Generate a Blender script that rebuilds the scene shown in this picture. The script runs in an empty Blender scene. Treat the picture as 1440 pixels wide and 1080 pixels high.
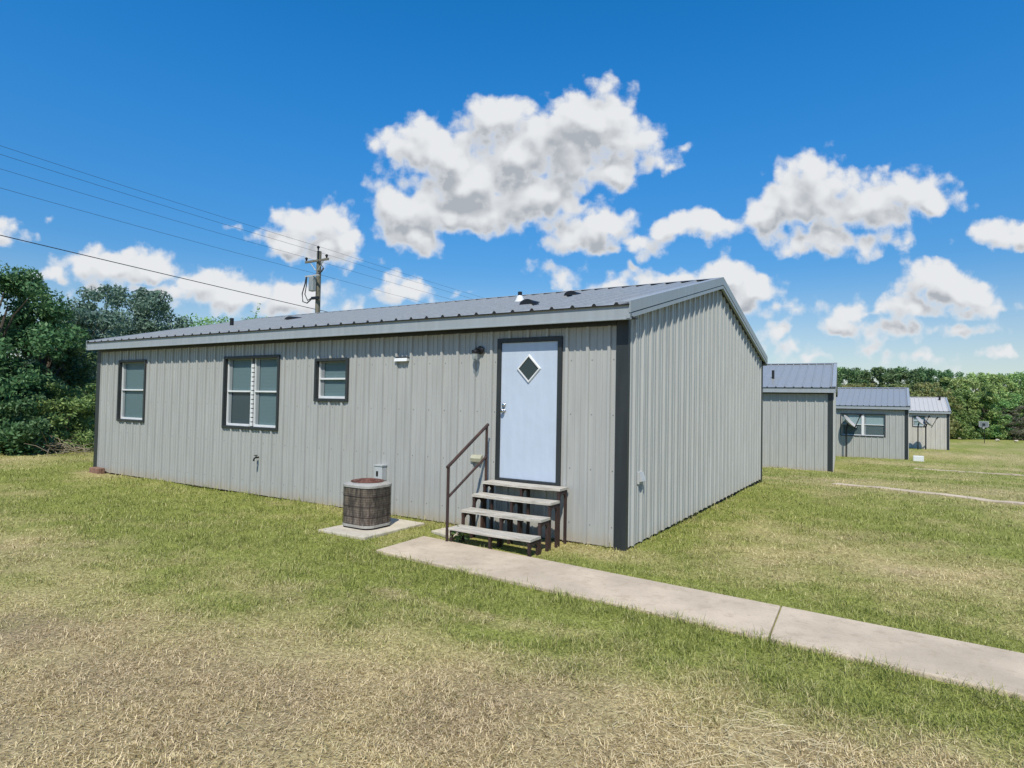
import bpy, bmesh, math, random
import numpy as np
from mathutils import Vector, Matrix
R_ = math.radians
sc = bpy.context.scene
COL = sc.collection

# ------------------------------------------------------------------ camera
CAM = np.array([2.886, -7.495, 1.848])
AR = np.array([0.85079, 0.52517, 0.018596])
AU = np.array([-5.0654e-04, -0.0345675, 0.9994022])
AF = np.array([-0.5255037, 0.850292, 0.0291437])
cam = bpy.data.cameras.new("camera")
camo = bpy.data.objects.new("camera", cam)
COL.objects.link(camo)
m = Matrix(((AR[0], AU[0], -AF[0], CAM[0]), (AR[1], AU[1], -AF[1], CAM[1]), (AR[2], AU[2], -AF[2], CAM[2]), (0, 0, 0, 1)))
camo.matrix_world = m
cam.sensor_width = 36
cam.lens = 36 * 871.66 / 1440
cam.clip_start = 0.05
cam.clip_end = 5000
sc.camera = camo

# ------------------------------------------------------------------ light and exposure
SUN_EL, SUN_AZ = R_(53), R_(153)          # azimuth from +Y towards +X
sun = bpy.data.lights.new("sun", 'SUN')
sun.energy = 4.7
sun.angle = R_(0.5)
sun.color = (1.0, 0.93, 0.81)
suno = bpy.data.objects.new("sun", sun)
COL.objects.link(suno)
SD = Vector((math.sin(SUN_AZ) * math.cos(SUN_EL), math.cos(SUN_AZ) * math.cos(SUN_EL), math.sin(SUN_EL)))
suno.rotation_euler = (-SD).to_track_quat('-Z', 'Y').to_euler()
suno.location = (0, -20, 40)
vs = sc.view_settings
sc.display_settings.display_device = 'sRGB'
vs.view_transform = 'Standard'
vs.look = 'None'
vs.exposure = 0.1
vs.gamma = 1.0
sc.cycles.use_denoising = True
sc.cycles.max_bounces = 6
sc.cycles.diffuse_bounces = 3
sc.cycles.glossy_bounces = 3
sc.cycles.transparent_max_bounces = 8
sc.cycles.caustics_reflective = False
sc.cycles.caustics_refractive = False


class NT:
    """tiny node-tree helper"""
    def __init__(s, tree):
        s.t = tree
        s.n = tree.nodes
        s.l = tree.links

    def node(s, typ, **kw):
        nd = s.n.new(typ)
        for k, v in kw.items():
            setattr(nd, k, v)
        return nd

    def put(s, sock, v):
        if isinstance(v, bpy.types.NodeSocket):
            s.l.new(v, sock)
        elif v is not None:
            sock.default_value = v

    def math(s, op, a, b=None, c=None, clamp=False):
        nd = s.n.new('ShaderNodeMath')
        nd.operation = op
        nd.use_clamp = clamp
        s.put(nd.inputs[0], a)
        s.put(nd.inputs[1], b)
        s.put(nd.inputs[2], c)
        return nd.outputs[0]

    def vmath(s, op, a, b=None, out=0, scale=None):
        nd = s.n.new('ShaderNodeVectorMath')
        nd.operation = op
        s.put(nd.inputs[0], a)
        s.put(nd.inputs[1], b)
        if scale is not None:
            s.put(nd.inputs['Scale'], scale)
        return nd.outputs['Value' if out else 'Vector']

    def noise(s, vec, scale, detail=4, rough=0.55, out='Fac', lac=2.0, dim='3D'):
        nd = s.n.new('ShaderNodeTexNoise')
        nd.noise_dimensions = dim
        s.put(nd.inputs['Vector'], vec)
        nd.inputs['Scale'].default_value = scale
        nd.inputs['Detail'].default_value = detail
        nd.inputs['Roughness'].default_value = rough
        nd.inputs['Lacunarity'].default_value = lac
        return nd.outputs[out]

    def smooth(s, v, a, b, lo=0.0, hi=1.0):
        nd = s.n.new('ShaderNodeMapRange')
        nd.interpolation_type = 'SMOOTHSTEP'
        s.put(nd.inputs['Value'], v)
        nd.inputs['From Min'].default_value = a
        nd.inputs['From Max'].default_value = b
        nd.inputs['To Min'].default_value = lo
        nd.inputs['To Max'].default_value = hi
        return nd.outputs['Result']

    def lin(s, v, a, b, lo=0.0, hi=1.0):
        nd = s.n.new('ShaderNodeMapRange')
        s.put(nd.inputs['Value'], v)
        nd.inputs['From Min'].default_value = a
        nd.inputs['From Max'].default_value = b
        nd.inputs['To Min'].default_value = lo
        nd.inputs['To Max'].default_value = hi
        return nd.outputs['Result']

    def mix(s, fac, a, b, typ='MIX'):
        nd = s.n.new('ShaderNodeMix')
        nd.data_type = 'RGBA'
        nd.blend_type = typ
        s.put(nd.inputs['Factor'], fac)
        A, B = nd.inputs[6], nd.inputs[7]
        for sk, v in ((A, a), (B, b)):
            if isinstance(v, bpy.types.NodeSocket):
                s.l.new(v, sk)
            else:
                sk.default_value = (v[0], v[1], v[2], 1)
        return nd.outputs[2]

    def mapping(s, vec, scale=(1, 1, 1), loc=(0, 0, 0)):
        nd = s.n.new('ShaderNodeMapping')
        s.put(nd.inputs['Vector'], vec)
        nd.inputs['Scale'].default_value = scale
        nd.inputs['Location'].default_value = loc
        return nd.outputs[0]


# ------------------------------------------------------------------ sky with clouds (world shader, by direction)
def px_uv(x, y):
    """pixel of the photograph -> direction coordinates (u, v) about the heading of the view"""
    d = AR * (x - 720) / 871.66 + AU * (540 - y) / 871.66 + AF
    h = np.array([-0.52573, 0.85065, 0.0])
    r = np.array([0.85065, 0.52573, 0.0])
    k = d @ h
    return (d @ r) / k, d[2] / k


BLOBS = [  # x, y, rx, ry
    # big cloud
    (832, 168, 68, 52), (876, 205, 56, 44), (800, 205, 90, 60), (706, 168, 46, 40), (740, 215, 90, 58), (630, 212, 88, 44),
    (575, 208, 52, 34), (660, 262, 120, 62), (745, 270, 92, 52), (645, 306, 112, 34), (572, 300, 52, 36), (580, 338, 40, 28),
    (800, 292, 34, 20), (860, 235, 60, 34),
    # beside the ridge
    (845, 322, 55, 32), (800, 338, 42, 22), (886, 344, 42, 17), (850, 352, 60, 12),
    # right bank
    (1150, 262, 72, 46), (1110, 290, 60, 40), (1205, 300, 92, 46), (1272, 270, 66, 34), (1322, 284, 48, 22), (1005, 314, 56, 23),
    (948, 322, 34, 19), (1160, 334, 90, 24), (1220, 345, 44, 17), (1066, 308, 46, 26),
    # over the gable
    (1015, 388, 50, 28), (950, 396, 70, 24), (1060, 410, 46, 28), (880, 404, 60, 14), (1000, 420, 90, 26),
    # low right
    (1312, 392, 66, 29), (1345, 410, 68, 28), (1275, 430, 112, 18), (1372, 433, 48, 14), (1190, 456, 58, 16), (1250, 464, 66, 14),
    (1108, 438, 46, 14), (1220, 440, 70, 14),
    # right edge
    (1412, 332, 48, 20), (1450, 318, 40, 24),
    # left of the pole
    (440, 318, 58, 36), (408, 336, 46, 27), (488, 344, 40, 27), (502, 366, 30, 15), (450, 350, 60, 24),
    (788, 385, 40, 13), (568, 408, 42, 17),
    # left bank
    (152, 370, 76, 24), (205, 378, 58, 24), (270, 398, 64, 22), (330, 412, 90, 28), (405, 424, 80, 24), (240, 408, 110, 20), (430, 436, 60, 14),
    (-8, 335, 40, 18), (75, 390, 30, 10),
    # low scraps
    (1122, 490, 36, 10), (1364, 465, 42, 11), (1226, 488, 18, 8), (1382, 500, 26, 9), (1088, 470, 20, 12), (1140, 500, 50, 8),
    (1410, 498, 20, 7), (1300, 508, 40, 7),
    (965, 212, 15, 9), (326, 318, 9, 6), (655, 408, 14, 6), (880, 374, 9, 5), (70, 313, 9, 6), (1252, 236, 10, 6), (945, 235, 9, 8),
]

world = bpy.data.worlds.new("World")
sc.world = world
world.use_nodes = True
world.cycles.sampling_method = 'MANUAL'
world.cycles.sample_map_resolution = 256
wt = world.node_tree
wt.nodes.clear()


def cloud_group():
    g = bpy.data.node_groups.new("cloud_field", 'ShaderNodeTree')
    g.interface.new_socket("P", in_out='INPUT', socket_type='NodeSocketVector')
    g.interface.new_socket("F", in_out='OUTPUT', socket_type='NodeSocketFloat')
    g.interface.new_socket("S", in_out='OUTPUT', socket_type='NodeSocketFloat')
    N = NT(g)
    gi = N.node('NodeGroupInput')
    go = N.node('NodeGroupOutput')
    P = gi.outputs[0]
    # billowing warp of the coordinates
    w1 = N.vmath('SUBTRACT', N.noise(P, 11, 2, 0.5, 'Color', dim='2D'), (0.5, 0.5, 0.5))
    w2 = N.vmath('SUBTRACT', N.noise(P, 34, 3, 0.5, 'Color', dim='2D'), (0.5, 0.5, 0.5))
    Q = N.vmath('ADD', P, N.vmath('SCALE', w1, scale=0.042))
    Q = N.vmath('ADD', Q, N.vmath('SCALE', w2, scale=0.020))
    sq = N.node('ShaderNodeSeparateXYZ')
    g.links.new(Q, sq.inputs[0])
    acc = None
    for (x, y, rx, ry) in BLOBS:
        u, v = px_uv(x, y)
        u1, _ = px_uv(x + rx, y)
        _, v1 = px_uv(x, y - ry)
        su, sv = 1.0 / abs(u1 - u), 1.0 / abs(v1 - v)
        cb_ = N.node('ShaderNodeCombineXYZ')
        g.links.new(sq.outputs[0], cb_.inputs[0])
        g.links.new(sq.outputs[1], cb_.inputs[1])
        if acc is not None:                      # keeps the chain in order
            g.links.new(acc, cb_.inputs[2])
        mp = N.mapping(cb_.outputs[0], (su, sv, 0), (-u * su, -v * sv, 0))
        ln = N.vmath('LENGTH', mp, out=1)
        wgt = min(1.0, max(0.3, ry / 26.0))
        if wgt < 1:
            ln = N.math('MULTIPLY_ADD', ln, wgt, 1 - wgt)
        if acc is None:
            acc = ln
        else:
            acc = N.math('SMOOTH_MIN', acc, ln, 0.25)
    f = N.math('SUBTRACT', 1.11, acc)

    def puffs(scale):
        v = N.node('ShaderNodeTexVoronoi')
        v.voronoi_dimensions = '2D'
        v.feature = 'SMOOTH_F1'
        v.inputs['Scale'].default_value = scale
        v.inputs['Smoothness'].default_value = 0.35
        v.inputs['Detail'].default_value = 0.0
        g.links.new(N.vmath('ADD', P, N.vmath('SCALE', w2, scale=0.016)), v.inputs['Vector'])
        return N.math('SUBTRACT', 0.42, v.outputs['Distance'])
    pa, pb = puffs(17), puffs(41)
    sm = N.math('ADD', f, N.math('MULTIPLY', pa, 0.80))
    sm = N.math('ADD', sm, N.math('MULTIPLY', pb, 0.22))
    g.links.new(sm, go.inputs[1])
    # cauliflower edge with a little torn vapour
    n = N.noise(P, 44, 5, 0.6, dim='2D')
    f = N.math('ADD', f, N.math('MULTIPLY', pa, 0.75))
    f = N.math('ADD', f, N.math('MULTIPLY', pb, 0.42))
    f = N.math('ADD', f, N.math('MULTIPLY', N.math('SUBTRACT', n, 0.5), 0.62))
    g.links.new(f, go.inputs[0])
    return g


W = NT(wt)
SKY = W.node('ShaderNodeTexSky', sky_type='NISHITA')
SKY.sun_disc = False
SKY.sun_elevation = SUN_EL
SKY.sun_rotation = SUN_AZ
SKY.altitude = 150
SKY.air_density = 1.0
SKY.dust_density = 0.1
SKY.ozone_density = 3.5
tc = W.node('ShaderNodeTexCoord')
D = tc.outputs['Generated']
dh = W.vmath('DOT_PRODUCT', D, (-0.52573, 0.85065, 0.0), out=1)
dr = W.vmath('DOT_PRODUCT', D, (0.85065, 0.52573, 0.0), out=1)
sepw = W.node('ShaderNodeSeparateXYZ')
wt.links.new(D, sepw.inputs[0])
dz = sepw.outputs[2]
k = W.math('MAXIMUM', dh, 0.05)
uvn = W.node('ShaderNodeCombineXYZ')
wt.links.new(W.math('DIVIDE', dr, k), uvn.inputs[0])
wt.links.new(W.math('DIVIDE', dz, k), uvn.inputs[1])
UV = uvn.outputs[0]
CG = cloud_group()


def field(vec):
    g = W.node('ShaderNodeGroup')
    g.node_tree = CG
    wt.links.new(vec, g.inputs[0])
    return g.outputs[0], g.outputs[1]


f0, s0 = field(UV)
_f1, s1 = field(W.vmath('ADD', UV, (0.010, 0.034, 0.0)))
front = W.smooth(dh, 0.08, 0.2)
alpha = W.smooth(f0, -0.02, 0.55)
alpha = W.math('MULTIPLY', alpha, W.smooth(dz, 0.0, 0.04))
# bright where the cloud thins towards the sun, grey in the thick of it and on the bases
lit = W.smooth(W.math('SUBTRACT', s0, s1), -0.40, 0.52)
thick = W.smooth(f0, 0.15, 0.9)
shade = W.math('MULTIPLY', thick, W.math('SUBTRACT', 1.0, lit))
ccol = W.mix(W.math('MULTIPLY', shade, 1.25, clamp=True), (0.89, 0.91, 0.935), (0.47, 0.505, 0.555))
ccol = W.vmath('SCALE', ccol, scale=5.6)
hs = W.node('ShaderNodeHueSaturation')
wt.links.new(SKY.outputs[0], hs.inputs['Color'])
wt.links.new(W.smooth(dz, 0.0, 0.22, 0.75, 1.38), hs.inputs['Saturation'])
wt.links.new(W.smooth(dz, -0.02, 0.5, 0.56, 1.12), hs.inputs['Value'])
BG = W.node('ShaderNodeBackground')
BG.inputs['Strength'].default_value = 0.15
wt.links.new(hs.outputs[0], BG.inputs['Color'])
BGC = W.node('ShaderNodeBackground')
BGC.inputs['Strength'].default_value = 0.15
wt.links.new(ccol, BGC.inputs['Color'])
MXC = W.node('ShaderNodeMixShader')
wt.links.new(alpha, MXC.inputs[0])
wt.links.new(BG.outputs[0], MXC.inputs[1])
wt.links.new(BGC.outputs[0], MXC.inputs[2])
BG2 = W.node('ShaderNodeBackground')
BG2.inputs['Strength'].default_value = 0.15
wt.links.new(hs.outputs[0], BG2.inputs['Color'])
MXF = W.node('ShaderNodeMixShader')
wt.links.new(front, MXF.inputs[0])
wt.links.new(BG2.outputs[0], MXF.inputs[1])
wt.links.new(MXC.outputs[0], MXF.inputs[2])
WO = W.node('ShaderNodeOutputWorld')
wt.links.new(MXF.outputs[0], WO.inputs['Surface'])


# ------------------------------------------------------------------ materials
def material(name):
    mt = bpy.data.materials.new(name)
    mt.use_nodes = True
    N = NT(mt.node_tree)
    b = mt.node_tree.nodes['Principled BSDF']
    return mt, N, b


def coords(N, which='Object'):
    return N.node('ShaderNodeTexCoord').outputs[which]


def bump(N, b, h, strength=0.3, dist=0.01):
    nd = N.node('ShaderNodeBump')
    nd.inputs['Strength'].default_value = strength
    nd.inputs['Distance'].default_value = dist
    N.l.new(h, nd.inputs['Height'])
    N.l.new(nd.outputs[0], b.inputs['Normal'])


def painted(name, col, rough=0.45, var=0.12, dirt=(0.30, 0.24, 0.17), dirt_amt=0.25, metal=0.0, spec=0.4, bscale=1.2, bstr=0.12, base=0.0, screws=None):
    mt, N, b = material(name)
    P = coords(N)
    streak = N.noise(N.mapping(P, (5, 5, 0.5)), 2.0, 5, 0.6)
    blot = N.noise(P, 1.1, 4, 0.6)
    fine = N.noise(P, 60, 3, 0.6)
    c = N.mix(N.smooth(streak, 0.3, 0.75), [x * (1 - var) for x in col], [min(1, x * (1 + var * 0.6)) for x in col])
    c = N.mix(N.math('MULTIPLY', N.smooth(blot, 0.5, 0.8), dirt_amt), c, dirt)
    c = N.mix(N.math('MULTIPLY', N.smooth(fine, 0.62, 0.8), dirt_amt * 0.5), c, dirt)
    if base:
        sp = N.node('ShaderNodeSeparateXYZ')
        N.l.new(P, sp.inputs[0])
        edge = N.math('ADD', sp.outputs[2], N.math('MULTIPLY', N.noise(N.mapping(P, (6, 6, 1)), 1.5, 4, 0.6), -0.35))
        c = N.mix(N.smooth(edge, -0.16, 0.04, base, 0.0), c, (0.36, 0.29, 0.2))
    if screws:
        ax, t0 = screws
        sp2 = N.node('ShaderNodeSeparateXYZ')
        N.l.new(P, sp2.inputs[0])
        fx = N.math('SUBTRACT', N.math('FRACT', N.math('DIVIDE', N.math('SUBTRACT', sp2.outputs[ax], t0), 0.3048)), 0.5)
        fz = N.math('SUBTRACT', N.math('FRACT', N.math('DIVIDE', N.math('ADD', sp2.outputs[2], 0.1), 0.72)), 0.5)
        dd = N.math('ADD', N.math('POWER', N.math('MULTIPLY', fx, 0.3048), 2.0), N.math('POWER', N.math('MULTIPLY', fz, 0.72), 2.0))
        c = N.mix(N.smooth(dd, 0.00004, 0.00016, 0.75, 0.0), c, (0.09, 0.095, 0.10))
        lap = N.math('SUBTRACT', N.math('FRACT', N.math('DIVIDE', N.math('SUBTRACT', sp2.outputs[ax], t0 + 0.13), 0.9144)), 0.5)
        c = N.mix(N.smooth(N.math('ABSOLUTE', lap), 0.002, 0.006, 0.55, 0.0), c, (0.10, 0.105, 0.105))
    N.l.new(c, b.inputs['Base Color'])
    N.l.new(N.lin(blot, 0, 1, rough - 0.08, rough + 0.12), b.inputs['Roughness'])
    b.inputs['Metallic'].default_value = metal
    b.inputs['Specular IOR Level'].default_value = spec
    bump(N, b, N.noise(N.mapping(P, (1, 1, 0.6)), bscale, 3, 0.5), bstr, 0.05)
    return mt


M = {}
M['siding'] = painted('siding_paint', (0.37, 0.38, 0.365), 0.40, 0.08, dirt_amt=0.10, base=0.45, screws=(0, -13.516 + 0.12 + 0.085 - 0.1524), bscale=0.8, bstr=0.25)
M['siding_gable'] = painted('siding_gable_paint', (0.38, 0.395, 0.385), 0.40, 0.08, dirt_amt=0.08, base=0.2, screws=(1, 0.15 + 0.085 - 0.1524), bscale=0.8, bstr=0.25)
M['siding_pale'] = painted('siding_pale_paint', (0.50, 0.48, 0.44), 0.45, 0.08, dirt_amt=0.10, base=0.3)
M['roof'] = painted('roof_metal', (0.265, 0.28, 0.28), 0.30, 0.10, dirt_amt=0.10, spec=0.6)
M['roof_pale'] = painted('roof_pale_metal', (0.50, 0.485, 0.45), 0.42, 0.08, dirt_amt=0.08)
M['fascia'] = painted('fascia_paint', (0.29, 0.325, 0.345), 0.4, 0.08, dirt_amt=0.10)
M['trim'] = painted('charcoal_trim', (0.026, 0.032, 0.034), 0.45, 0.2, dirt_amt=0.06)
M['dark'] = painted('dark_gap_fill', (0.012, 0.014, 0.016), 0.8, 0.2, dirt_amt=0.05)  # near-black fill, paints the shade in open rib ends and gaps
M['door'] = painted('door_paint', (0.45, 0.525, 0.625), 0.4, 0.04, dirt=(0.4, 0.4, 0.38), dirt_amt=0.18, bscale=2.5, bstr=0.35)
M['white'] = painted('white_vinyl', (0.66, 0.68, 0.68), 0.4, 0.05, dirt_amt=0.10)
M['jamb'] = painted('window_jamb', (0.20, 0.225, 0.235), 0.45, 0.06, dirt_amt=0.10)
M['plastic_black'] = painted('black_plastic', (0.012, 0.012, 0.013), 0.35, 0.1, dirt_amt=0.05)
M['plastic_grey'] = painted('grey_plastic', (0.42, 0.44, 0.44), 0.45, 0.1, dirt_amt=0.15)
M['equip'] = painted('equipment_paint', (0.27, 0.30, 0.30), 0.5, 0.12, dirt_amt=0.2)
M['beige'] = painted('beige_plastic', (0.42, 0.41, 0.30), 0.5, 0.15, dirt=(0.1, 0.13, 0.06), dirt_amt=0.4)
M['chrome'] = painted('chrome', (0.55, 0.55, 0.55), 0.2, 0.05, dirt_amt=0.05, metal=1.0)
M['rust'] = painted('rust_iron', (0.045, 0.026, 0.022), 0.6, 0.4, dirt=(0.12, 0.05, 0.025), dirt_amt=0.7, bscale=30, bstr=0.2)
M['rust_red'] = painted('rust_guard', (0.17, 0.07, 0.05), 0.65, 0.4, dirt=(0.24, 0.12, 0.08), dirt_amt=0.8, bscale=30, bstr=0.2)
M['ac_cap'] = painted('condenser_cap', (0.34, 0.335, 0.31), 0.6, 0.15, dirt_amt=0.6, bscale=8, bstr=0.2)
M['pole'] = painted('pole_timber', (0.17, 0.16, 0.12), 0.8, 0.3, dirt=(0.10, 0.12, 0.07), dirt_amt=0.4)
M['wire'] = painted('wire_sheath', (0.03, 0.035, 0.045), 0.6, 0.1, dirt_amt=0.0)
M['dish'] = painted('dish_paint', (0.36, 0.37, 0.38), 0.5, 0.05, dirt_amt=0.08)
M['stone'] = painted('pale_stone', (0.52, 0.47, 0.36), 0.8, 0.2, dirt_amt=0.3, bscale=14, bstr=0.5)
M['brick'] = painted('brick', (0.25, 0.14, 0.10), 0.85, 0.3, dirt_amt=0.6, bscale=20, bstr=0.5)


def concrete(name, col):
    mt, N, b = material(name)
    P = coords(N)
    big = N.noise(P, 1.3, 5, 0.6)
    mid = N.noise(P, 9, 5, 0.65)
    fin = N.noise(P, 130, 3, 0.7)
    c = N.mix(N.smooth(big, 0.3, 0.7), [x * 0.80 for x in col], [x * 1.06 for x in col])
    c = N.mix(N.smooth(mid, 0.48, 0.74, 0, 0.5), c, (col[0] * 0.58, col[1] * 0.56, col[2] * 0.52))
    c = N.mix(N.smooth(fin, 0.5, 0.75, 0, 0.6), c, [x * 0.5 for x in col])
    f2 = N.noise(P, 45, 4, 0.75)
    c = N.mix(N.smooth(f2, 0.56, 0.72, 0, 0.55), c, [x * 0.55 for x in col])
    N.l.new(c, b.inputs['Base Color'])
    b.inputs['Roughness'].default_value = 0.9
    b.inputs['Specular IOR Level'].default_value = 0.2
    bump(N, b, N.math('ADD', N.math('MULTIPLY', fin, 0.5), mid), 0.4, 0.006)
    return mt


M['walk'] = concrete('walkway_concrete', (0.56, 0.465, 0.345))
M['pad'] = concrete('pad_concrete', (0.56, 0.51, 0.41))


def wood():
    mt, N, b = material('weathered_board')
    P = coords(N)
    g = N.noise(N.mapping(P, (1.2, 22, 22)), 3, 5, 0.65)
    bl = N.noise(P, 4, 4, 0.6)
    c = N.mix(N.smooth(g, 0.3, 0.7), (0.27, 0.25, 0.21), (0.60, 0.565, 0.49))
    c = N.mix(N.smooth(bl, 0.5, 0.8, 0, 0.5), c, (0.22, 0.21, 0.16))
    N.l.new(c, b.inputs['Base Color'])
    b.inputs['Roughness'].default_value = 0.85
    bump(N, b, g, 0.5, 0.006)
    return mt


M['wood'] = wood()


def glass(name, tint, fac=0.5):
    mt, N, b = material(name)
    b.inputs['Base Color'].default_value = (*tint, 1)
    b.inputs['Roughness'].default_value = 0.04
    b.inputs['Specular IOR Level'].default_value = 0.5
    tr = N.node('ShaderNodeBsdfTransparent')
    tr.inputs[0].default_value = (0.82, 0.88, 0.88, 1)
    mx = N.node('ShaderNodeMixShader')
    lw = N.node('ShaderNodeLayerWeight')
    lw.inputs['Blend'].default_value = 0.5
    fr = N.math('MULTIPLY_ADD', N.math('POWER', lw.outputs['Facing'], 5.0), 0.9, 0.04 + fac)
    N.l.new(fr, mx.inputs[0])
    out = N.n['Material Output']
    N.l.new(tr.outputs[0], mx.inputs[1])
    N.l.new(b.outputs[0], mx.inputs[2])
    N.l.new(mx.outputs[0], out.inputs['Surface'])
    return mt


M['glass'] = glass('window_glass', (0.05, 0.085, 0.095), 0.06)
M['glass_dark'] = glass('screened_glass', (0.04, 0.06, 0.075), 0.30)
M['glass_door'] = glass('door_glass', (0.035, 0.055, 0.06), 0.75)
M['globe'] = glass('lamp_globe', (0.5, 0.5, 0.5), 0.2)


def blind():
    mt, N, b = material('window_blind')
    P = coords(N)
    sp = N.node('ShaderNodeSeparateXYZ')
    N.l.new(P, sp.inputs[0])
    w = N.math('FRACT', N.math('MULTIPLY', sp.outputs[2], 38))
    c = N.mix(N.smooth(w, 0.05, 0.5), (0.25, 0.30, 0.33), (0.38, 0.43, 0.455))
    N.l.new(c, b.inputs['Base Color'])
    b.inputs['Roughness'].default_value = 0.6
    return mt


M['blind'] = blind()
_mt, _N, _b = material('white_blind')
_P = coords(_N)
_sp = _N.node('ShaderNodeSeparateXYZ')
_N.l.new(_P, _sp.inputs[0])
_w = _N.math('FRACT', _N.math('MULTIPLY', _sp.outputs[2], 18))
_N.l.new(_N.mix(_N.smooth(_w, 0.1, 0.5), (0.60, 0.62, 0.65), (0.85, 0.86, 0.88)), _b.inputs['Base Color'])
M['blind_white'] = _mt


def coil():
    mt, N, b = material('condenser_coil')
    P = coords(N)
    sp = N.node('ShaderNodeSeparateXYZ')
    N.l.new(P, sp.inputs[0])
    z = sp.outputs[2]
    ang = N.math('ADD', sp.outputs[0], sp.outputs[1])
    w = N.math('FRACT', N.math('MULTIPLY', z, 32))
    v = N.math('FRACT', N.math('MULTIPLY', ang, 90))
    bl = N.noise(N.mapping(P, (14, 14, 4)), 1.5, 6, 0.75)
    c = N.mix(N.smooth(bl, 0.35, 0.7), (0.06, 0.048, 0.04), (0.27, 0.215, 0.17))
    c = N.mix(N.smooth(w, 0.0, 0.3, 0.75, 0.0), c, (0.02, 0.018, 0.016))
    c = N.mix(N.smooth(v, 0.0, 0.4, 0.45, 0.0), c, (0.03, 0.028, 0.026))
    dr = N.noise(N.mapping(P, (40, 40, 3)), 1.2, 4, 0.7)
    c = N.mix(N.math('MULTIPLY', N.smooth(dr, 0.56, 0.72), N.smooth(z, 0.32, 0.05)), c, (0.42, 0.39, 0.34))
    N.l.new(c, b.inputs['Base Color'])
    b.inputs['Roughness'].default_value = 0.75
    bump(N, b, w, 0.8, 0.01)
    return mt


M['coil'] = coil()


def leafmat(name, cols, trans=0.3, dead=None):
    mt, N, b = material(name)
    geo = N.node('ShaderNodeNewGeometry')
    oi = N.node('ShaderNodeObjectInfo')
    r = geo.outputs['Random Per Island']
    ramp = N.node('ShaderNodeValToRGB')
    el = ramp.color_ramp.elements
    while len(el) > 1:
        el.remove(el[-1])
    for i, c in enumerate(cols):
        e = el[0] if i == 0 else el.new(i / (len(cols) - 1))
        e.position = i / (len(cols) - 1)
        e.color = (*c, 1)
    N.l.new(r, ramp.inputs[0])
    hsn = N.node('ShaderNodeHueSaturation')
    N.l.new(ramp.outputs[0], hsn.inputs['Color'])
    N.l.new(N.lin(oi.outputs['Random'], 0, 1, 0.48, 0.52), hsn.inputs['Hue'])
    N.l.new(N.lin(oi.outputs['Random'], 0, 1, 0.85, 1.2), hsn.inputs['Value'])
    c = hsn.outputs[0]
    N.l.new(c, b.inputs['Base Color'])
    b.inputs['Roughness'].default_value = 0.55
    b.inputs['Specular IOR Level'].default_value = 0.25
    tl = N.node('ShaderNodeBsdfTranslucent')
    N.l.new(c, tl.inputs['Color'])
    mx = N.node('ShaderNodeMixShader')
    mx.inputs[0].default_value = trans
    N.l.new(b.outputs[0], mx.inputs[1])
    N.l.new(tl.outputs[0], mx.inputs[2])
    N.l.new(mx.outputs[0], N.n['Material Output'].inputs['Surface'])
    return mt


M['leaf_dark'] = leafmat('leaf_dark', [(0.039, 0.094, 0.038), (0.065, 0.145, 0.056), (0.104, 0.203, 0.08), (0.156, 0.246, 0.112)])
M['leaf_grey'] = leafmat('leaf_grey_green', [(0.086, 0.154, 0.11), (0.127, 0.21, 0.141), (0.173, 0.266, 0.204), (0.241, 0.322, 0.267)])
M['leaf_mid'] = leafmat('leaf_mid', [(0.103, 0.206, 0.063), (0.172, 0.3, 0.095), (0.241, 0.375, 0.126), (0.328, 0.45, 0.168)])
M['leaf_olive'] = leafmat('leaf_olive', [(0.19, 0.293, 0.087), (0.275, 0.391, 0.121), (0.361, 0.489, 0.175), (0.483, 0.588, 0.264)])
M['leaf_far'] = leafmat('leaf_far_dark', [(0.063, 0.132, 0.055), (0.101, 0.198, 0.076), (0.152, 0.251, 0.103), (0.215, 0.305, 0.138)])
M['leaf_rusty'] = leafmat('leaf_rusty', [(0.161, 0.189, 0.064), (0.222, 0.248, 0.086), (0.272, 0.291, 0.114), (0.346, 0.335, 0.157)])
M['leaf_pale'] = leafmat('leaf_pale', [(0.156, 0.156, 0.108), (0.216, 0.216, 0.156), (0.288, 0.276, 0.204)])
M['bark'] = painted('bark', (0.09, 0.075, 0.055), 0.9, 0.3, dirt_amt=0.3, bscale=12, bstr=0.6)
M['twig'] = painted('dead_twig', (0.26, 0.22, 0.15), 0.9, 0.3, dirt_amt=0.3)


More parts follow.
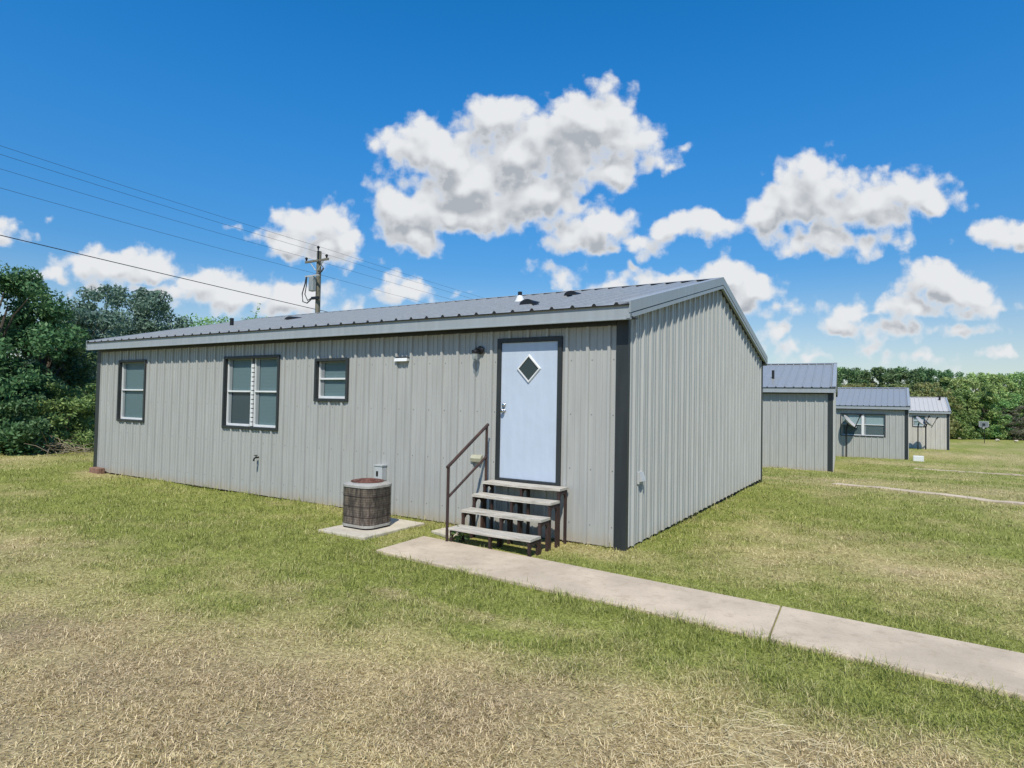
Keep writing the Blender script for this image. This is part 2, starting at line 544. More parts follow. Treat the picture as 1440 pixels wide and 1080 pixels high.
# ------------------------------------------------------------------ mesh helpers
class MB:
    def __init__(s):
        s.v, s.f = [], []

    def add(s, vs, fs):
        o = len(s.v)
        s.v += [tuple(map(float, p)) for p in vs]
        s.f += [tuple(i + o for i in f) for f in fs]
        return s

    def box(s, x0, x1, y0, y1, z0, z1):
        vs = [(x0, y0, z0), (x1, y0, z0), (x1, y1, z0), (x0, y1, z0), (x0, y0, z1), (x1, y0, z1), (x1, y1, z1), (x0, y1, z1)]
        return s.add(vs, [(0, 3, 2, 1), (4, 5, 6, 7), (0, 1, 5, 4), (1, 2, 6, 5), (2, 3, 7, 6), (3, 0, 4, 7)])

    def tube(s, pts, r, n=8, cap=True):
        pts = [Vector(p) for p in pts]
        rs = r if isinstance(r, (list, tuple)) else [r] * len(pts)
        rings = []
        up = Vector((0, 0, 1))
        for i, p in enumerate(pts):
            t = (pts[min(i + 1, len(pts) - 1)] - pts[max(i - 1, 0)]).normalized()
            a = t.cross(up)
            if a.length < 1e-3:
                a = t.cross(Vector((1, 0, 0)))
            a.normalize()
            b = t.cross(a)
            rings.append([p + (a * math.cos(2 * math.pi * j / n) + b * math.sin(2 * math.pi * j / n)) * rs[i] for j in range(n)])
        vs = [q for rg in rings for q in rg]
        fs = []
        for i in range(len(pts) - 1):
            for j in range(n):
                a, b = i * n + j, i * n + (j + 1) % n
                fs.append((a, a + n, b + n, b))
        if cap:
            fs.append(tuple(range(n)))
            fs.append(tuple(range((len(pts) - 1) * n + n - 1, (len(pts) - 1) * n - 1, -1)))
        return s.add(vs, fs)

    def prism(s, poly, axis, a0, a1):
        """poly of 2-D points extruded along axis 0/1/2 from a0 to a1"""
        n = len(poly)
        def pt(p, a):
            q = list(p)
            q.insert(axis, a)
            return q
        vs = [pt(p, a0) for p in poly] + [pt(p, a1) for p in poly]
        fs = [(i, (i + 1) % n, n + (i + 1) % n, n + i) for i in range(n)]
        fs += [tuple(range(n - 1, -1, -1)), tuple(range(n, 2 * n))]
        return s.add(vs, fs)

    def lathe(s, prof, center=(0, 0, 0), n=24, axis='z'):
        vs, fs = [], []
        for (r, h) in prof:
            for j in range(n):
                a = 2 * math.pi * j / n
                p = (r * math.cos(a), r * math.sin(a), h)
                if axis == 'y':
                    p = (r * math.cos(a), h, r * math.sin(a))
                vs.append((p[0] + center[0], p[1] + center[1], p[2] + center[2]))
        for i in range(len(prof) - 1):
            for j in range(n):
                a, b = i * n + j, i * n + (j + 1) % n
                fs.append((a, b, b + n, a + n))
        return s.add(vs, fs)

    def build(s, name, mat, parent=None, smooth=False, bevel=0.0, loc=None):
        me = bpy.data.meshes.new(name)
        me.from_pydata(s.v, [], s.f)
        if bevel:
            bm = bmesh.new()
            bm.from_mesh(me)
            bmesh.ops.remove_doubles(bm, verts=bm.verts, dist=1e-5)
            es = [e for e in bm.edges if len(e.link_faces) == 2 and e.calc_face_angle(0) > 0.6]
            bmesh.ops.bevel(bm, geom=es, offset=bevel, segments=2, affect='EDGES', profile=0.6)
            bmesh.ops.recalc_face_normals(bm, faces=bm.faces)
            bm.to_mesh(me)
            bm.free()
        else:
            bm = bmesh.new()
            bm.from_mesh(me)
            bmesh.ops.recalc_face_normals(bm, faces=bm.faces)
            bm.to_mesh(me)
            bm.free()
        me.materials.append(mat)
        if smooth:
            me.polygons.foreach_set('use_smooth', [True] * len(me.polygons))
        o = bpy.data.objects.new(name, me)
        COL.objects.link(o)
        if parent:
            o.parent = parent
        if loc:
            o.location = loc
        return o


def np_mesh(name, verts, faces, mat, parent=None, attrs=None, tri=False):
    """fast mesh of equal-sized faces (faces: n x k int array)"""
    me = bpy.data.meshes.new(name)
    n, kk = faces.shape
    me.vertices.add(len(verts))
    me.vertices.foreach_set('co', np.ascontiguousarray(verts, dtype=np.float32).ravel())
    me.loops.add(n * kk)
    me.loops.foreach_set('vertex_index', np.ascontiguousarray(faces, dtype=np.int32).ravel())
    me.polygons.add(n)
    me.polygons.foreach_set('loop_start', np.arange(0, n * kk, kk, dtype=np.int32))
    me.update(calc_edges=True)
    if attrs:
        for an, arr in attrs.items():
            a = me.attributes.new(an, 'FLOAT', 'POINT')
            a.data.foreach_set('value', np.ascontiguousarray(arr, dtype=np.float32))
    me.materials.append(mat)
    o = bpy.data.objects.new(name, me)
    COL.objects.link(o)
    if parent:
        o.parent = parent
    return o


def tag(o, label=None, cat=None, group=None, kind=None):
    if label:
        o['label'] = label
    if cat:
        o['category'] = cat
    if group:
        o['group'] = group
    if kind:
        o['kind'] = kind
    return o


def empty(name, loc, label, cat, group=None, rz=0):
    o = bpy.data.objects.new(name, None)
    COL.objects.link(o)
    o.location = loc
    o.rotation_euler = (0, 0, rz)
    o.empty_display_size = 0.2
    return tag(o, label, cat, group)


# ------------------------------------------------------------------ terrain
GY = [-400, -60, -30, -8, -1.5, 9.2, 18, 34.4, 53, 80, 110, 200, 800]
GZ = [6.0, 1.3, .60, .15, 0.0, -.06, -.47, -1.04, -1.31, -2.0, -2.5, -4.0, -10]


def gz(x, y):
    return np.interp(y, GY, GZ)


def vnoise(x, y, seed):
    rg = np.random.default_rng(seed)
    T = rg.random((256, 256))
    xi, yi = np.floor(x).astype(int), np.floor(y).astype(int)
    fx, fy = x - xi, y - yi
    fx, fy = fx * fx * (3 - 2 * fx), fy * fy * (3 - 2 * fy)
    a = T[xi % 256, yi % 256]; b = T[(xi + 1) % 256, yi % 256]
    c = T[xi % 256, (yi + 1) % 256]; d = T[(xi + 1) % 256, (yi + 1) % 256]
    return (a * (1 - fx) + b * fx) * (1 - fy) + (c * (1 - fx) + d * fx) * fy


def fbm(x, y, seed, oct=4):
    s, a, t = 0, 0.5, 0
    for i in range(oct):
        s = s + a * vnoise(x * 2 ** i + 17.3 * i, y * 2 ** i - 9.1 * i, seed + i)
        t += a
        a *= 0.55
    return s / t


def sstep(a, b, v):
    t = np.clip((v - a) / (b - a), 0, 1)
    return t * t * (3 - 2 * t)


def spot(x, y, cx, cy, rx, ry, rot=0):
    c, s = math.cos(rot), math.sin(rot)
    dx, dy = x - cx, y - cy
    u, v = (dx * c + dy * s) / rx, (-dx * s + dy * c) / ry
    return np.exp(-(u * u + v * v))


def seg_d(x, y, ax, ay, bx, by):
    dx, dy = bx - ax, by - ay
    t = np.clip(((x - ax) * dx + (y - ay) * dy) / (dx * dx + dy * dy), 0, 1)
    return np.hypot(x - ax - t * dx, y - ay - t * dy)


def dryness(x, y):
    """0 lush green ... 1 dead straw, a map over the lawn"""
    n1 = fbm(x * 0.55 + 40, y * 0.55 + 40, 3)
    n2 = fbm(x * 2.6 + 90, y * 2.6 + 10, 11)
    d = 0.33 + (n1 - 0.5) * 1.25 + (n2 - 0.5) * 0.8 + 0.07 * np.sin((y + 0.35 * x) * 2.9 + 2.0 * n1)
    # dead belt in the foreground
    s = y - (-5.15 + (x + 2.8) * 0.31)
    d = d + 0.95 * (1 - sstep(-0.6, 0.9, s + (n1 - 0.5) * 1.2)) - 0.08
    d = d + 0.35 * spot(x, y, -5.5, -4.2, 2.2, 1.0)
    # lush belt before the house
    d = d - 0.42 * spot(x, y, -3.5, -2.5, 3.0, 0.85, 0.0) - 0.25 * spot(x, y, -9, -1.6, 4.5, 1.0)
    d = d - 0.30 * spot(x, y, -0.6, -2.9, 1.5, 0.45, 0.15)
    # pale mowing arc
    d = d + 0.55 * np.exp(-(seg_d(x, y, -1.3, -3.05, -0.1, -3.12) / 0.13) ** 2)
    d = d + 0.30 * np.exp(-(seg_d(x, y, -0.1, -3.12, 1.2, -3.0) / 0.16) ** 2)
    d = d - 0.62 * spot(x, y, 3.4, -3.0, 1.5, 0.55, -0.08)
    # lush strips along the walk
    dw = seg_d(x, y, -2.4, -1.95, 6.5, -2.62)
    d = d - 0.60 * np.exp(-(dw / 0.42) ** 2) * (y < -1.9)
    du = seg_d(x, y, -0.2, -1.15, 6.5, -1.66)
    d = d - 0.55 * np.exp(-(du / 0.40) ** 2)
    # right yard
    d = d + 0.52 * spot(x, y, 3.1, 1.0, 1.3, 0.9, 0.5) + 0.14 * spot(x, y, 1.3, 2.4, 1.2, 2.0)
    d = d - 0.18 * np.exp(-((x - 0.4) / 0.5) ** 2) * (y > -0.5) * (y < 9)
    d = d - 0.30 * spot(x, y, 4.6, 3.6, 1.0, 2.2) - 0.3 * spot(x, y, 1.0, 5.5, 1.6, 2.0)
    d = d + 0.40 * spot(x, y, 3.6, 12.5, 4.0, 2.5, -0.3) - 0.40 * spot(x, y, 0.5, 16.2, 6.0, 1.5)
    d = d - 0.55 * spot(x, y, 2.0, 33.0, 7.0, 1.6) + 0.40 * spot(x, y, 5, 29, 4, 3.0)
    d = d + 0.45 * spot(x, y, 6.5, 43, 4.5, 5.0)
    d = d + 0.22 * np.sin(y * 0.55 + x * 0.12) * sstep(44, 52, y)
    # straw against the siding
    d = d + 0.5 * spot(x, y, -0.4, -0.35, 0.8, 0.28) + 0.4 * spot(x, y, -13.2, -0.35, 1.2, 0.25)
    d = d - 0.3 * spot(x, y, -4.5, -0.5, 3.0, 0.5)
    return np.clip(d, 0, 1.15)


def brownness(x, y):
    n = fbm(x * 1.1 + 7, y * 1.1 + 77, 29)
    s = y - (-5.15 + (x + 2.8) * 0.31)
    return np.clip((n - 0.42) * 1.6 + 0.35 * (1 - sstep(-0.6, 0.8, s)), 0, 1)


def grassmat(name, blades):
    mt, N, b = material(name)
    at = N.node('ShaderNodeAttribute', attribute_name='dry').outputs['Fac']
    br = N.node('ShaderNodeAttribute', attribute_name='brown').outputs['Fac']
    geo = N.node('ShaderNodeNewGeometry')
    P = geo.outputs['Position']
    if blades:
        rnd = N.node('ShaderNodeAttribute', attribute_name='rnd').outputs['Fac']
        d = at
        green = N.mix(rnd, (0.085, 0.12, 0.02), (0.43, 0.465, 0.135))
        straw = N.mix(rnd, (0.29, 0.215, 0.085), (0.97, 0.83, 0.49))
        straw = N.mix(N.math('MULTIPLY', br, 0.75), straw, N.mix(rnd, (0.17, 0.12, 0.065), (0.86, 0.68, 0.46)))
        c = N.mix(d, green, straw)
    else:
        n1 = N.noise(P, 7, 6, 0.7)
        n2 = N.noise(P, 38, 4, 0.7)
        n3 = N.noise(P, 0.9, 4, 0.6)
        d = N.math('ADD', at, N.math('MULTIPLY', N.math('SUBTRACT', n1, 0.5), 0.9), clamp=True)
        d = N.math('ADD', d, N.math('MULTIPLY', N.math('SUBTRACT', n3, 0.5), 0.3), clamp=True)
        green = N.mix(N.smooth(n2, 0.3, 0.7), (0.10, 0.125, 0.02), (0.34, 0.365, 0.085))
        straw = N.mix(N.smooth(n2, 0.3, 0.7), (0.25, 0.19, 0.085), (0.68, 0.57, 0.28))
        straw = N.mix(N.math('MULTIPLY', br, 0.6), straw, (0.17, 0.125, 0.09))
        c = N.mix(d, green, straw)
        bump(N, b, N.math('ADD', N.math('MULTIPLY', n2, 0.5), n1), 0.7, 0.05)
    N.l.new(c, b.inputs['Base Color'])
    b.inputs['Roughness'].default_value = 0.75
    b.inputs['Specular IOR Level'].default_value = 0.12
    if blades:
        tl = N.node('ShaderNodeBsdfTranslucent')
        N.l.new(c, tl.inputs['Color'])
        mx = N.node('ShaderNodeMixShader')
        mx.inputs[0].default_value = 0.3
        N.l.new(b.outputs[0], mx.inputs[1])
        N.l.new(tl.outputs[0], mx.inputs[2])
        N.l.new(mx.outputs[0], N.n['Material Output'].inputs['Surface'])
    return mt


M['ground'] = grassmat('lawn_soil', False)
M['grass'] = grassmat('lawn_blades', True)


def axis_pts(lo, hi, fine_lo, fine_hi, st):
    a = list(np.arange(fine_lo, fine_hi + 1e-6, st))
    x, s = fine_hi, st
    while x < hi:
        s *= 1.12
        x += s
        a.append(min(x, hi))
    x, s = fine_lo, st
    b = []
    while x > lo:
        s *= 1.12
        x -= s
        b.append(max(x, lo))
    return np.array(sorted(set(b + a)))


def make_ground():
    xs = axis_pts(-900, 900, -14, 7, 0.14)
    ys = axis_pts(-60, 1500, -8, 13, 0.14)
    X, Y = np.meshgrid(xs, ys, indexing='ij')
    Z = gz(X, Y) + (fbm(X * 1.3, Y * 1.3, 5) - 0.5) * 0.035 * np.clip(np.hypot(X - 3, Y + 7) / 6, 0.3, 3)
    nx, ny = X.shape
    idx = np.arange(nx * ny).reshape(nx, ny)
    F = np.stack([idx[:-1, :-1], idx[1:, :-1], idx[1:, 1:], idx[:-1, 1:]], -1).reshape(-1, 4)
    V = np.stack([X, Y, Z], -1).reshape(-1, 3)
    o = np_mesh('ground', V, F, M['ground'], attrs={'dry': dryness(X, Y).ravel(), 'brown': brownness(X, Y).ravel()})
    return tag(o, 'mown lawn ground running under the huts to the trees', 'ground', kind='structure')


ground = make_ground()

# ------------------------------------------------------------------ walkways and pad
WALK = [(-2.50, -0.97), (-2.42, -1.96), (9.0, -2.77), (9.0, -1.84)]


def slab(name, pts, th, mat, label, cat, joints=(), kind='structure', bevel=0.012, lift=0.035):
    bm = bmesh.new()
    b = MB()
    n = len(pts)
    zs = [float(gz(*p)) + lift for p in pts]
    b.add([(p[0], p[1], z - th) for p, z in zip(pts, zs)] + [(p[0], p[1], z) for p, z in zip(pts, zs)],
          [tuple(range(n - 1, -1, -1)), tuple(range(n, 2 * n))] + [(i, (i + 1) % n, n + (i + 1) % n, n + i) for i in range(n)])
    return tag(b.build(name, mat, bevel=bevel), label, cat, kind=kind)


def lerp2(a, b, t):
    return (a[0] + (b[0] - a[0]) * t, a[1] + (b[1] - a[1]) * t)


walk = bpy.data.objects.new('walkway', None)
COL.objects.link(walk)
tag(walk, 'pale concrete walkway from the steps to the lower right', 'walkway', kind='structure')
walk.location = (-2.4, -1.5, 0)
cuts = [0, 0.3915, 0.70, 1.0]
for i in range(3):
    t0, t1 = cuts[i] + 0.0005, cuts[i + 1] - 0.0005
    pts = [lerp2(WALK[0], WALK[3], t0), lerp2(WALK[1], WALK[2], t0), lerp2(WALK[1], WALK[2], t1), lerp2(WALK[0], WALK[3], t1)]
    o = slab('slab', pts, 0.12, M['walk'], None, None, kind=None)
    o.parent = walk
    o.matrix_parent_inverse = Matrix.Translation(walk.location).inverted()



def ground_z(x, y):
    """surface of the lawn with its small unevenness"""
    x, y = np.asarray(x, float), np.asarray(y, float)
    return gz(x, y) + (fbm(x * 1.3, y * 1.3, 5) - 0.5) * 0.035 * np.clip(np.hypot(x - 3, y + 7) / 6, 0.3, 3)


def far_walk(a, b, width, label):
    n = 60
    vs, fs = [], []
    dx, dy = b[0] - a[0], b[1] - a[1]
    ln = math.hypot(dx, dy)
    nx, ny = -dy / ln * width / 2, dx / ln * width / 2
    for i in range(n + 1):
        t = i / n
        cx, cy = a[0] + dx * t, a[1] + dy * t
        z = max(float(ground_z(cx + k_ * nx, cy + k_ * ny)) for k_ in (-1, 0, 1)) + 0.018
        for k_ in (-1, 1):
            vs += [(cx + k_ * nx, cy + k_ * ny, z - 0.15), (cx + k_ * nx, cy + k_ * ny, z)]
    for i in range(n):
        q = 4 * i
        fs += [(q + 1, q + 3, q + 7, q + 5), (q, q + 1, q + 5, q + 4), (q + 2, q + 6, q + 7, q + 3)]
    return tag(MB().add(vs, fs).build('walkway', M['walk']), label, 'walkway', kind='structure')


FW1 = [(1.55, 10.94), (9.5, 6.55)]
FW2 = [(3.6, 24.42), (9.0, 23.52)]
far_walk(*FW1, 0.34, 'thin distant concrete walkway beyond the gable wall, nearer of two')
far_walk(*FW2, 0.30, 'thin far walkway crossing the lawn before the third hut')
PAD = [(-3.87, -1.57), (-3.02, -1.55), (-3.03, -0.30), (-3.88, -0.29)]
slab('concrete_pad', PAD, 0.15, M['pad'], 'square pale concrete pad under the air conditioner', 'pad', kind='structure', lift=0.045)


# ------------------------------------------------------------------ houses
L, Wd = 13.516, 9.203
HE, SL = 3.097, 0.2421
OV, OX = 0.228, 0.108
RIDGE_Y = Wd / 2
PER = 0.3048


def roofz(y):
    return HE + SL * (OV + (y if y <= RIDGE_Y else Wd - y))


def profile(length, phase=0.1):
    """ribbed panel: list of (t, depth) along a wall"""
    base = [(0, 0), (0.008, 0.030), (0.044, 0.030), (0.052, 0), (0.124, 0), (0.127, 0.009), (0.149, 0.009), (0.152, 0), (0.208, 0), (0.211, 0.009), (0.233, 0.009), (0.236, 0)]
    pts = []
    k = -1
    while k * PER + phase < length + PER:
        for t, d in base:
            pts.append((k * PER + phase + t, d))
        k += 1
    def dep(t):
        return float(np.interp(t, [p[0] for p in pts], [p[1] for p in pts]))
    T = sorted(set([0.0, length] + [p[0] for p in pts if 0 < p[0] < length]))
    return T, lambda t: dep(t) * 1.12


def ribbed_wall(length, z0, top, fn, holes=(), phase=0.1, extra=()):
    """fn(t, depth, z) -> xyz ; top(t) -> z ; holes: (t0, t1, z0, z1)"""
    T, dep = profile(length, phase)
    for h in holes:
        T += [h[0], h[1]]
    T = sorted(set(T + list(extra)))
    b = MB()
    for t0, t1 in zip(T[:-1], T[1:]):
        if t1 - t0 < 1e-6:
            continue
        mid = (t0 + t1) / 2
        iv = [(None, None)]
        hs_ = sorted([h for h in holes if h[0] < mid < h[1]], key=lambda h: h[2])
        lo = z0
        spans = []
        for h in hs_:
            spans.append((lo, lo, h[2], h[2]))
            lo = h[3]
        spans.append((lo, lo, top(t0), top(t1)))
        d0, d1 = dep(t0), dep(t1)
        for a0, a1, c0, c1 in spans:
            b.add([fn(t0, d0, a0), fn(t1, d1, a1), fn(t1, d1, c1), fn(t0, d0, c0)], [(0, 1, 2, 3)])
    return b


def recalc_skip(b, name, mat, parent):
    return b.build(name, mat, parent)


def roof_slope(side):
    """ribbed roof sheet, side 0 front, 1 back"""
    length = L + 2 * OX - 0.02
    base = [(0, 0), (0.022, 0.030), (0.048, 0.030), (0.07, 0)]
    pts = [(0, 0)]
    k = 0
    while k * PER + 0.14 + 0.07 < length:
        pts += [(k * PER + 0.14 + t, d) for t, d in base]
        k += 1
    pts.append((length, 0))
    b = MB()
    ye = -OV - 0.03
    for (t0, d0), (t1, d1) in zip(pts[:-1], pts[1:]):
        x0, x1 = OX - 0.01 - t0, OX - 0.01 - t1
        def P(x, y, d):
            yy = y if side == 0 else Wd - y
            return (x, yy, HE + SL * (OV + y) + d)
        b.add([P(x0, ye, d0), P(x1, ye, d1), P(x1, RIDGE_Y, d1), P(x0, RIDGE_Y, d0)], [(0, 1, 2, 3)])
    ribs = [OX - 0.01 - (i * PER + 0.14 + 0.035) for i in range(k)]
    return b, ribs


def gable_strip(x0, x1, d0, d1, y0=-OV - 0.02, y1=Wd + OV + 0.02):
    """bar that follows the roof line: x0..x1 wide, from d0 to d1 above the roof plane"""
    b = MB()
    ys = [y0, RIDGE_Y, y1]
    vs = []
    for y in ys:
        z = roofz(y)
        vs += [(x0, y, z + d0), (x1, y, z + d0), (x1, y, z + d1), (x0, y, z + d1)]
    fs = [(0, 1, 2, 3), (8, 11, 10, 9)]
    for i in (0, 4):
        for j in range(4):
            fs.append((i + j, i + (j + 1) % 4, i + 4 + (j + 1) % 4, i + 4 + j))
    return b.add(vs, fs)


def window(root, x0, x1, z0, z1, panes=1, divider=None, blind='blind', dark_low=False, detail=True, white_frame=True):
    """sliding-sash window let into the front wall; the opening is x0..x1, z0..z1"""
    f = MB()
    t = 0.05
    yo, yi = -0.040, 0.095
    f.box(x0, x0 + t, yo, yi, z0, z1)
    f.box(x1 - t, x1, yo, yi, z0, z1)
    f.box(x0 + t, x1 - t, yo, yi, z1 - t, z1)
    f.box(x0 + t, x1 - t, yo - 0.006, yi, z0, z0 + t)
    win = f.build('window', M['trim'], root, bevel=0.004)
    X0, X1, Z0, Z1 = x0 + t, x1 - t, z0 + t, z1 - t
    n = panes
    gap = 0.11 if n == 2 else 0
    w = (X1 - X0 - gap) / n
    for i in range(n):
        a0 = X0 + i * (w + gap)
        a1 = a0 + w
        s = MB()
        q = 0.022
        s.box(a0, a0 + q, 0.030, 0.075, Z0, Z1)
        s.box(a1 - q, a1, 0.045, 0.075, Z0, Z1)
        s.box(a0 + q, a1 - q, 0.022, 0.075, Z0, Z0 + 0.042)
        mz = (Z0 + Z1) / 2 + 0.02
        s.box(a0 + q, a1 - q, 0.024, 0.075, mz - 0.015, mz + 0.015)
        s.build('sash', M['white'], win, bevel=0.003)
        MB().box(a0 + q, a1 - q, 0.050, 0.075, Z1 - q, Z1).build('top_rail', M['jamb'], win)  # rail takes the darker jamb colour in place of the recess shade
        MB().box(a0 + q, a0 + q + 0.085, 0.060, 0.0745, Z0 + 0.042, Z1 - q).build('jamb', M['jamb'], win)
        MB().box(a0 + q + 0.085, a1 - q, 0.066, 0.069, mz + 0.015, Z1 - q).build('pane', M['glass'], win)
        MB().box(a0 + q + 0.085, a1 - q, 0.060, 0.063, Z0 + 0.042, mz - 0.015).build('pane', M['glass_dark' if (dark_low or (n == 2 and i == 0 and divider)) else 'glass'], win)
        MB().box(a0 + 0.005, a1 - 0.005, 0.0765, 0.090, Z0, Z1).build('blind', M[blind], win)
    if divider:
        c = X0 + w
        d = MB()
        d.box(c + 0.001, c + gap - 0.001, 0.045, 0.075, Z0, Z1)
        d.build('mullion', M['trim'], win)
        d = MB()
        nb = 14
        hh = (Z1 - Z0 - 0.1) / nb
        for j in range(nb):
            d.box(c + 0.015, c + gap - 0.025, 0.016, 0.046, Z0 + 0.01 + j * hh, Z0 + 0.01 + (j + 0.80) * hh)
        d.build('mullion_block', M['white'], win, bevel=0.003)
    elif n == 2:
        c = X0 + w
        MB().box(c + 0.001, c + gap - 0.001, 0.01, 0.075, Z0, Z1).build('mullion', M['white'], win)
    # dark room behind
    return win


def wall_front_fn(t, d, z):
    return (-L + t, -d, z)


def house(loc, label, name='metal_house', holes=(), siding='siding', roof='roof', z0=0.015, gable_z0=0.03, rz=0, detail=True):
    root = empty(name, loc, label, 'house', rz=rz)
    hs = [(h[0] + L, h[1] + L, h[2], h[3]) for h in holes]
    ztop = 2.93
    ribbed_wall(L, z0, lambda t: ztop, wall_front_fn, hs, phase=0.12).build('front_wall', M[siding], root)
    gtop = lambda t: roofz(t) - 0.055
    ribbed_wall(Wd, gable_z0, gtop, lambda t, d, z: (d, t, z), phase=0.15, extra=[RIDGE_Y]).build('gable_wall', M['siding_gable' if siding == 'siding' else siding], root)
    ribbed_wall(Wd, gable_z0, gtop, lambda t, d, z: (-L - d, t, z), phase=0.15, extra=[RIDGE_Y]).build('gable_wall', M['siding_gable' if siding == 'siding' else siding], root)
    ribbed_wall(L, z0, lambda t: ztop, lambda t, d, z: (-L + t, Wd + d, z), phase=0.12).build('back_wall', M[siding], root)
    # dark skirt behind the siding foot
    s = MB()
    s.box(-L + 0.06, -0.03, 0.12, 0.16, -0.7, 0.3)
    s.box(-0.07, -0.03, 0.17, Wd - 0.05, -0.7, 0.3)
    s.box(-L + 0.02, -L + 0.05, 0.17, Wd - 0.05, -0.7, 0.3)
    s.build('foundation', M['dark'], root)
    # corner posts
    for (xa, xb) in ((-0.158, 0.006), (-L - 0.006, -L + 0.158)):
        c = MB()
        if xb > 0:
            c.prism([(xa, -0.040), (xb, -0.040), (xb, 0.03), (0.0015, 0.03), (0.0015, -0.033), (xa, -0.033)], 2, -0.05, 2.925)
        else:
            c.prism([(xa, -0.040), (xb, -0.040), (xb, -0.033), (-L - 0.0015, -0.033), (-L - 0.0015, 0.03), (xa, 0.03)], 2, -0.05, 2.925)
        c.build('corner_trim', M['trim'], root)
    for xa, xb in ((-0.10, 0.034), (-L - 0.034, -L + 0.10)):
        MB().box(xa, xb, Wd - 0.06, Wd + 0.036, -0.05, 2.925).build('corner_trim', M['trim'], root)
    # roof
    for side in (0, 1):
        b, ribs = roof_slope(side)
        b.build('roof', M[roof], root)
        # near-black strip, added, stands for shade inside the open rib ends
        prof_ = [(OX - 0.03, -0.012)]
        for x in sorted(ribs, reverse=True):
            prof_ += [(x + 0.033, -0.001), (x + 0.012, 0.028), (x - 0.012, 0.028), (x - 0.033, -0.001)]
        prof_ += [(-L - OX + 0.03, -0.012)]
        cl = MB()
        vs_, fs_ = [], []
        for (x, d_) in prof_:
            for y in (-OV - 0.026, -OV + 0.03):
                z = HE + SL * (OV + y)
                vs_ += [(x, y if side == 0 else Wd - y, z + d_ - 0.001), (x, y if side == 0 else Wd - y, z - 0.014)]
        for i_ in range(len(prof_) - 1):
            q_ = 4 * i_
            fs_ += [(q_, q_ + 4, q_ + 6, q_ + 2), (q_ + 1, q_ + 3, q_ + 7, q_ + 5), (q_, q_ + 1, q_ + 5, q_ + 4), (q_ + 2, q_ + 6, q_ + 7, q_ + 3)]
        cl.add(vs_, fs_)
        cl.build('rib_end_shade', M['dark'], root)
        # ridge flashing lifted on the ribs, gap shade below put in as a near-black strip
        r0, r1 = RIDGE_Y - 0.17, RIDGE_Y
        zz = lambda y: HE + SL * (OV + y)
        fy = (lambda y: y) if side == 0 else (lambda y: Wd - y)
        MB().prism([(fy(r0), zz(r0) + 0.032), (fy(r0), zz(r0) + 0.036), (fy(r1), zz(r1) + 0.036), (fy(r1), zz(r1) + 0.032)], 0, -L - OX, OX).build('ridge_cap', M[roof], root)
        MB().prism([(fy(r0 + 0.02), zz(r0 + 0.02) + 0.002), (fy(r0 + 0.02), zz(r0 + 0.02) + 0.031), (fy(r0 + 0.05), zz(r0 + 0.05) + 0.031), (fy(r0 + 0.05), zz(r0 + 0.05) + 0.002)], 0, -L - OX + 0.02, OX - 0.02).build('ridge_gap_shade', M['dark'], root)
        # fascia, its lower lip, the soffit and the dark strip on the wall head
        ys = (lambda y: y) if side == 0 else (lambda y: Wd - y)
        def bx(x0, x1, ya, yb, za, zb, nm, mat, bev=0.0):
            a, c = sorted((ys(ya), ys(yb)))
            MB().box(x0, x1, a, c, za, zb).build(nm, M[mat], root, bevel=bev)
        bx(-L - OX + 0.004, OX - 0.004, -OV, -OV + 0.02, 2.925, HE - 0.008, 'fascia', 'fascia')
        bx(-L - OX + 0.004, OX - 0.004, -OV - 0.012, -OV + 0.03, 2.900, 2.924, 'fascia_lip', 'fascia', 0.003)
        bx(-L - OX + 0.004, OX - 0.004, -OV + 0.031, 0.03, 2.931, 2.945, 'soffit', 'trim')
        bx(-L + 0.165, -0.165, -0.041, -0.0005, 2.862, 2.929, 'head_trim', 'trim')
    for s_, xo in ((1, OX), (-1, -L - OX)):
        X = lambda a: xo + s_ * a
        a, c = sorted((X(-0.13), X(0.0)))
        gable_strip(a, c, 0.0305, 0.036).build('rake_flange', M['fascia'], root)
        a, c = sorted((X(0.0005), X(-0.018)))
        gable_strip(a, c, -0.108, 0.030).build('rake_trim', M['fascia'], root)
        a, c = sorted((X(-0.018), X(-0.036)))
        gable_strip(a, c, -0.122, -0.02, -OV + 0.03, Wd + OV - 0.03).build('rake_groove', M['trim'], root)
        a, c = sorted((X(-0.004), X(-0.05)))
        gable_strip(a, c, -0.178, -0.123).build('rake_lip', M['fascia'], root)
        a, c = sorted((X(-0.051), X(-0.115)))
        gable_strip(a, c, -0.172, -0.15, 0.05, Wd - 0.05).build('rake_soffit', M['trim'], root)
    return root


def at_house(root, o):
    o.parent = root
    return o


WINS = [(-12.53, -11.36, 1.24, 2.65), (-8.48, -6.785, 1.235, 2.645), (-5.83, -5.0, 1.80, 2.55)]
DOOR = (-1.985, -0.945, 0.70, 2.755)
H1 = house((0, 0, 0), 'nearest long grey ribbed metal house with white door and wooden steps', holes=WINS + [DOOR])
window(H1, *WINS[0])
window(H1, *WINS[1], panes=2, divider=True)
window(H1, *WINS[2], dark_low=False)

# door
dx0, dx1, dz0, dz1 = DOOR
f = MB()
f.box(dx0, dx0 + 0.062, -0.038, 0.05, dz0, dz1)
f.box(dx1 - 0.062, dx1, -0.038, 0.05, dz0, dz1)
f.box(dx0 + 0.062, dx1 - 0.062, -0.038, 0.05, dz1 - 0.062, dz1)
f.box(dx0 + 0.062, dx1 - 0.062, -0.042, 0.05, dz0, dz0 + 0.066)
f.build('door_frame', M['trim'], H1, bevel=0.004)
door = MB().box(dx0 + 0.064, dx1 - 0.064, -0.012, 0.03, dz0 + 0.068, dz1 - 0.064).build('door', M['door'], H1, bevel=0.003)
dc = (-1.462, 2.318)


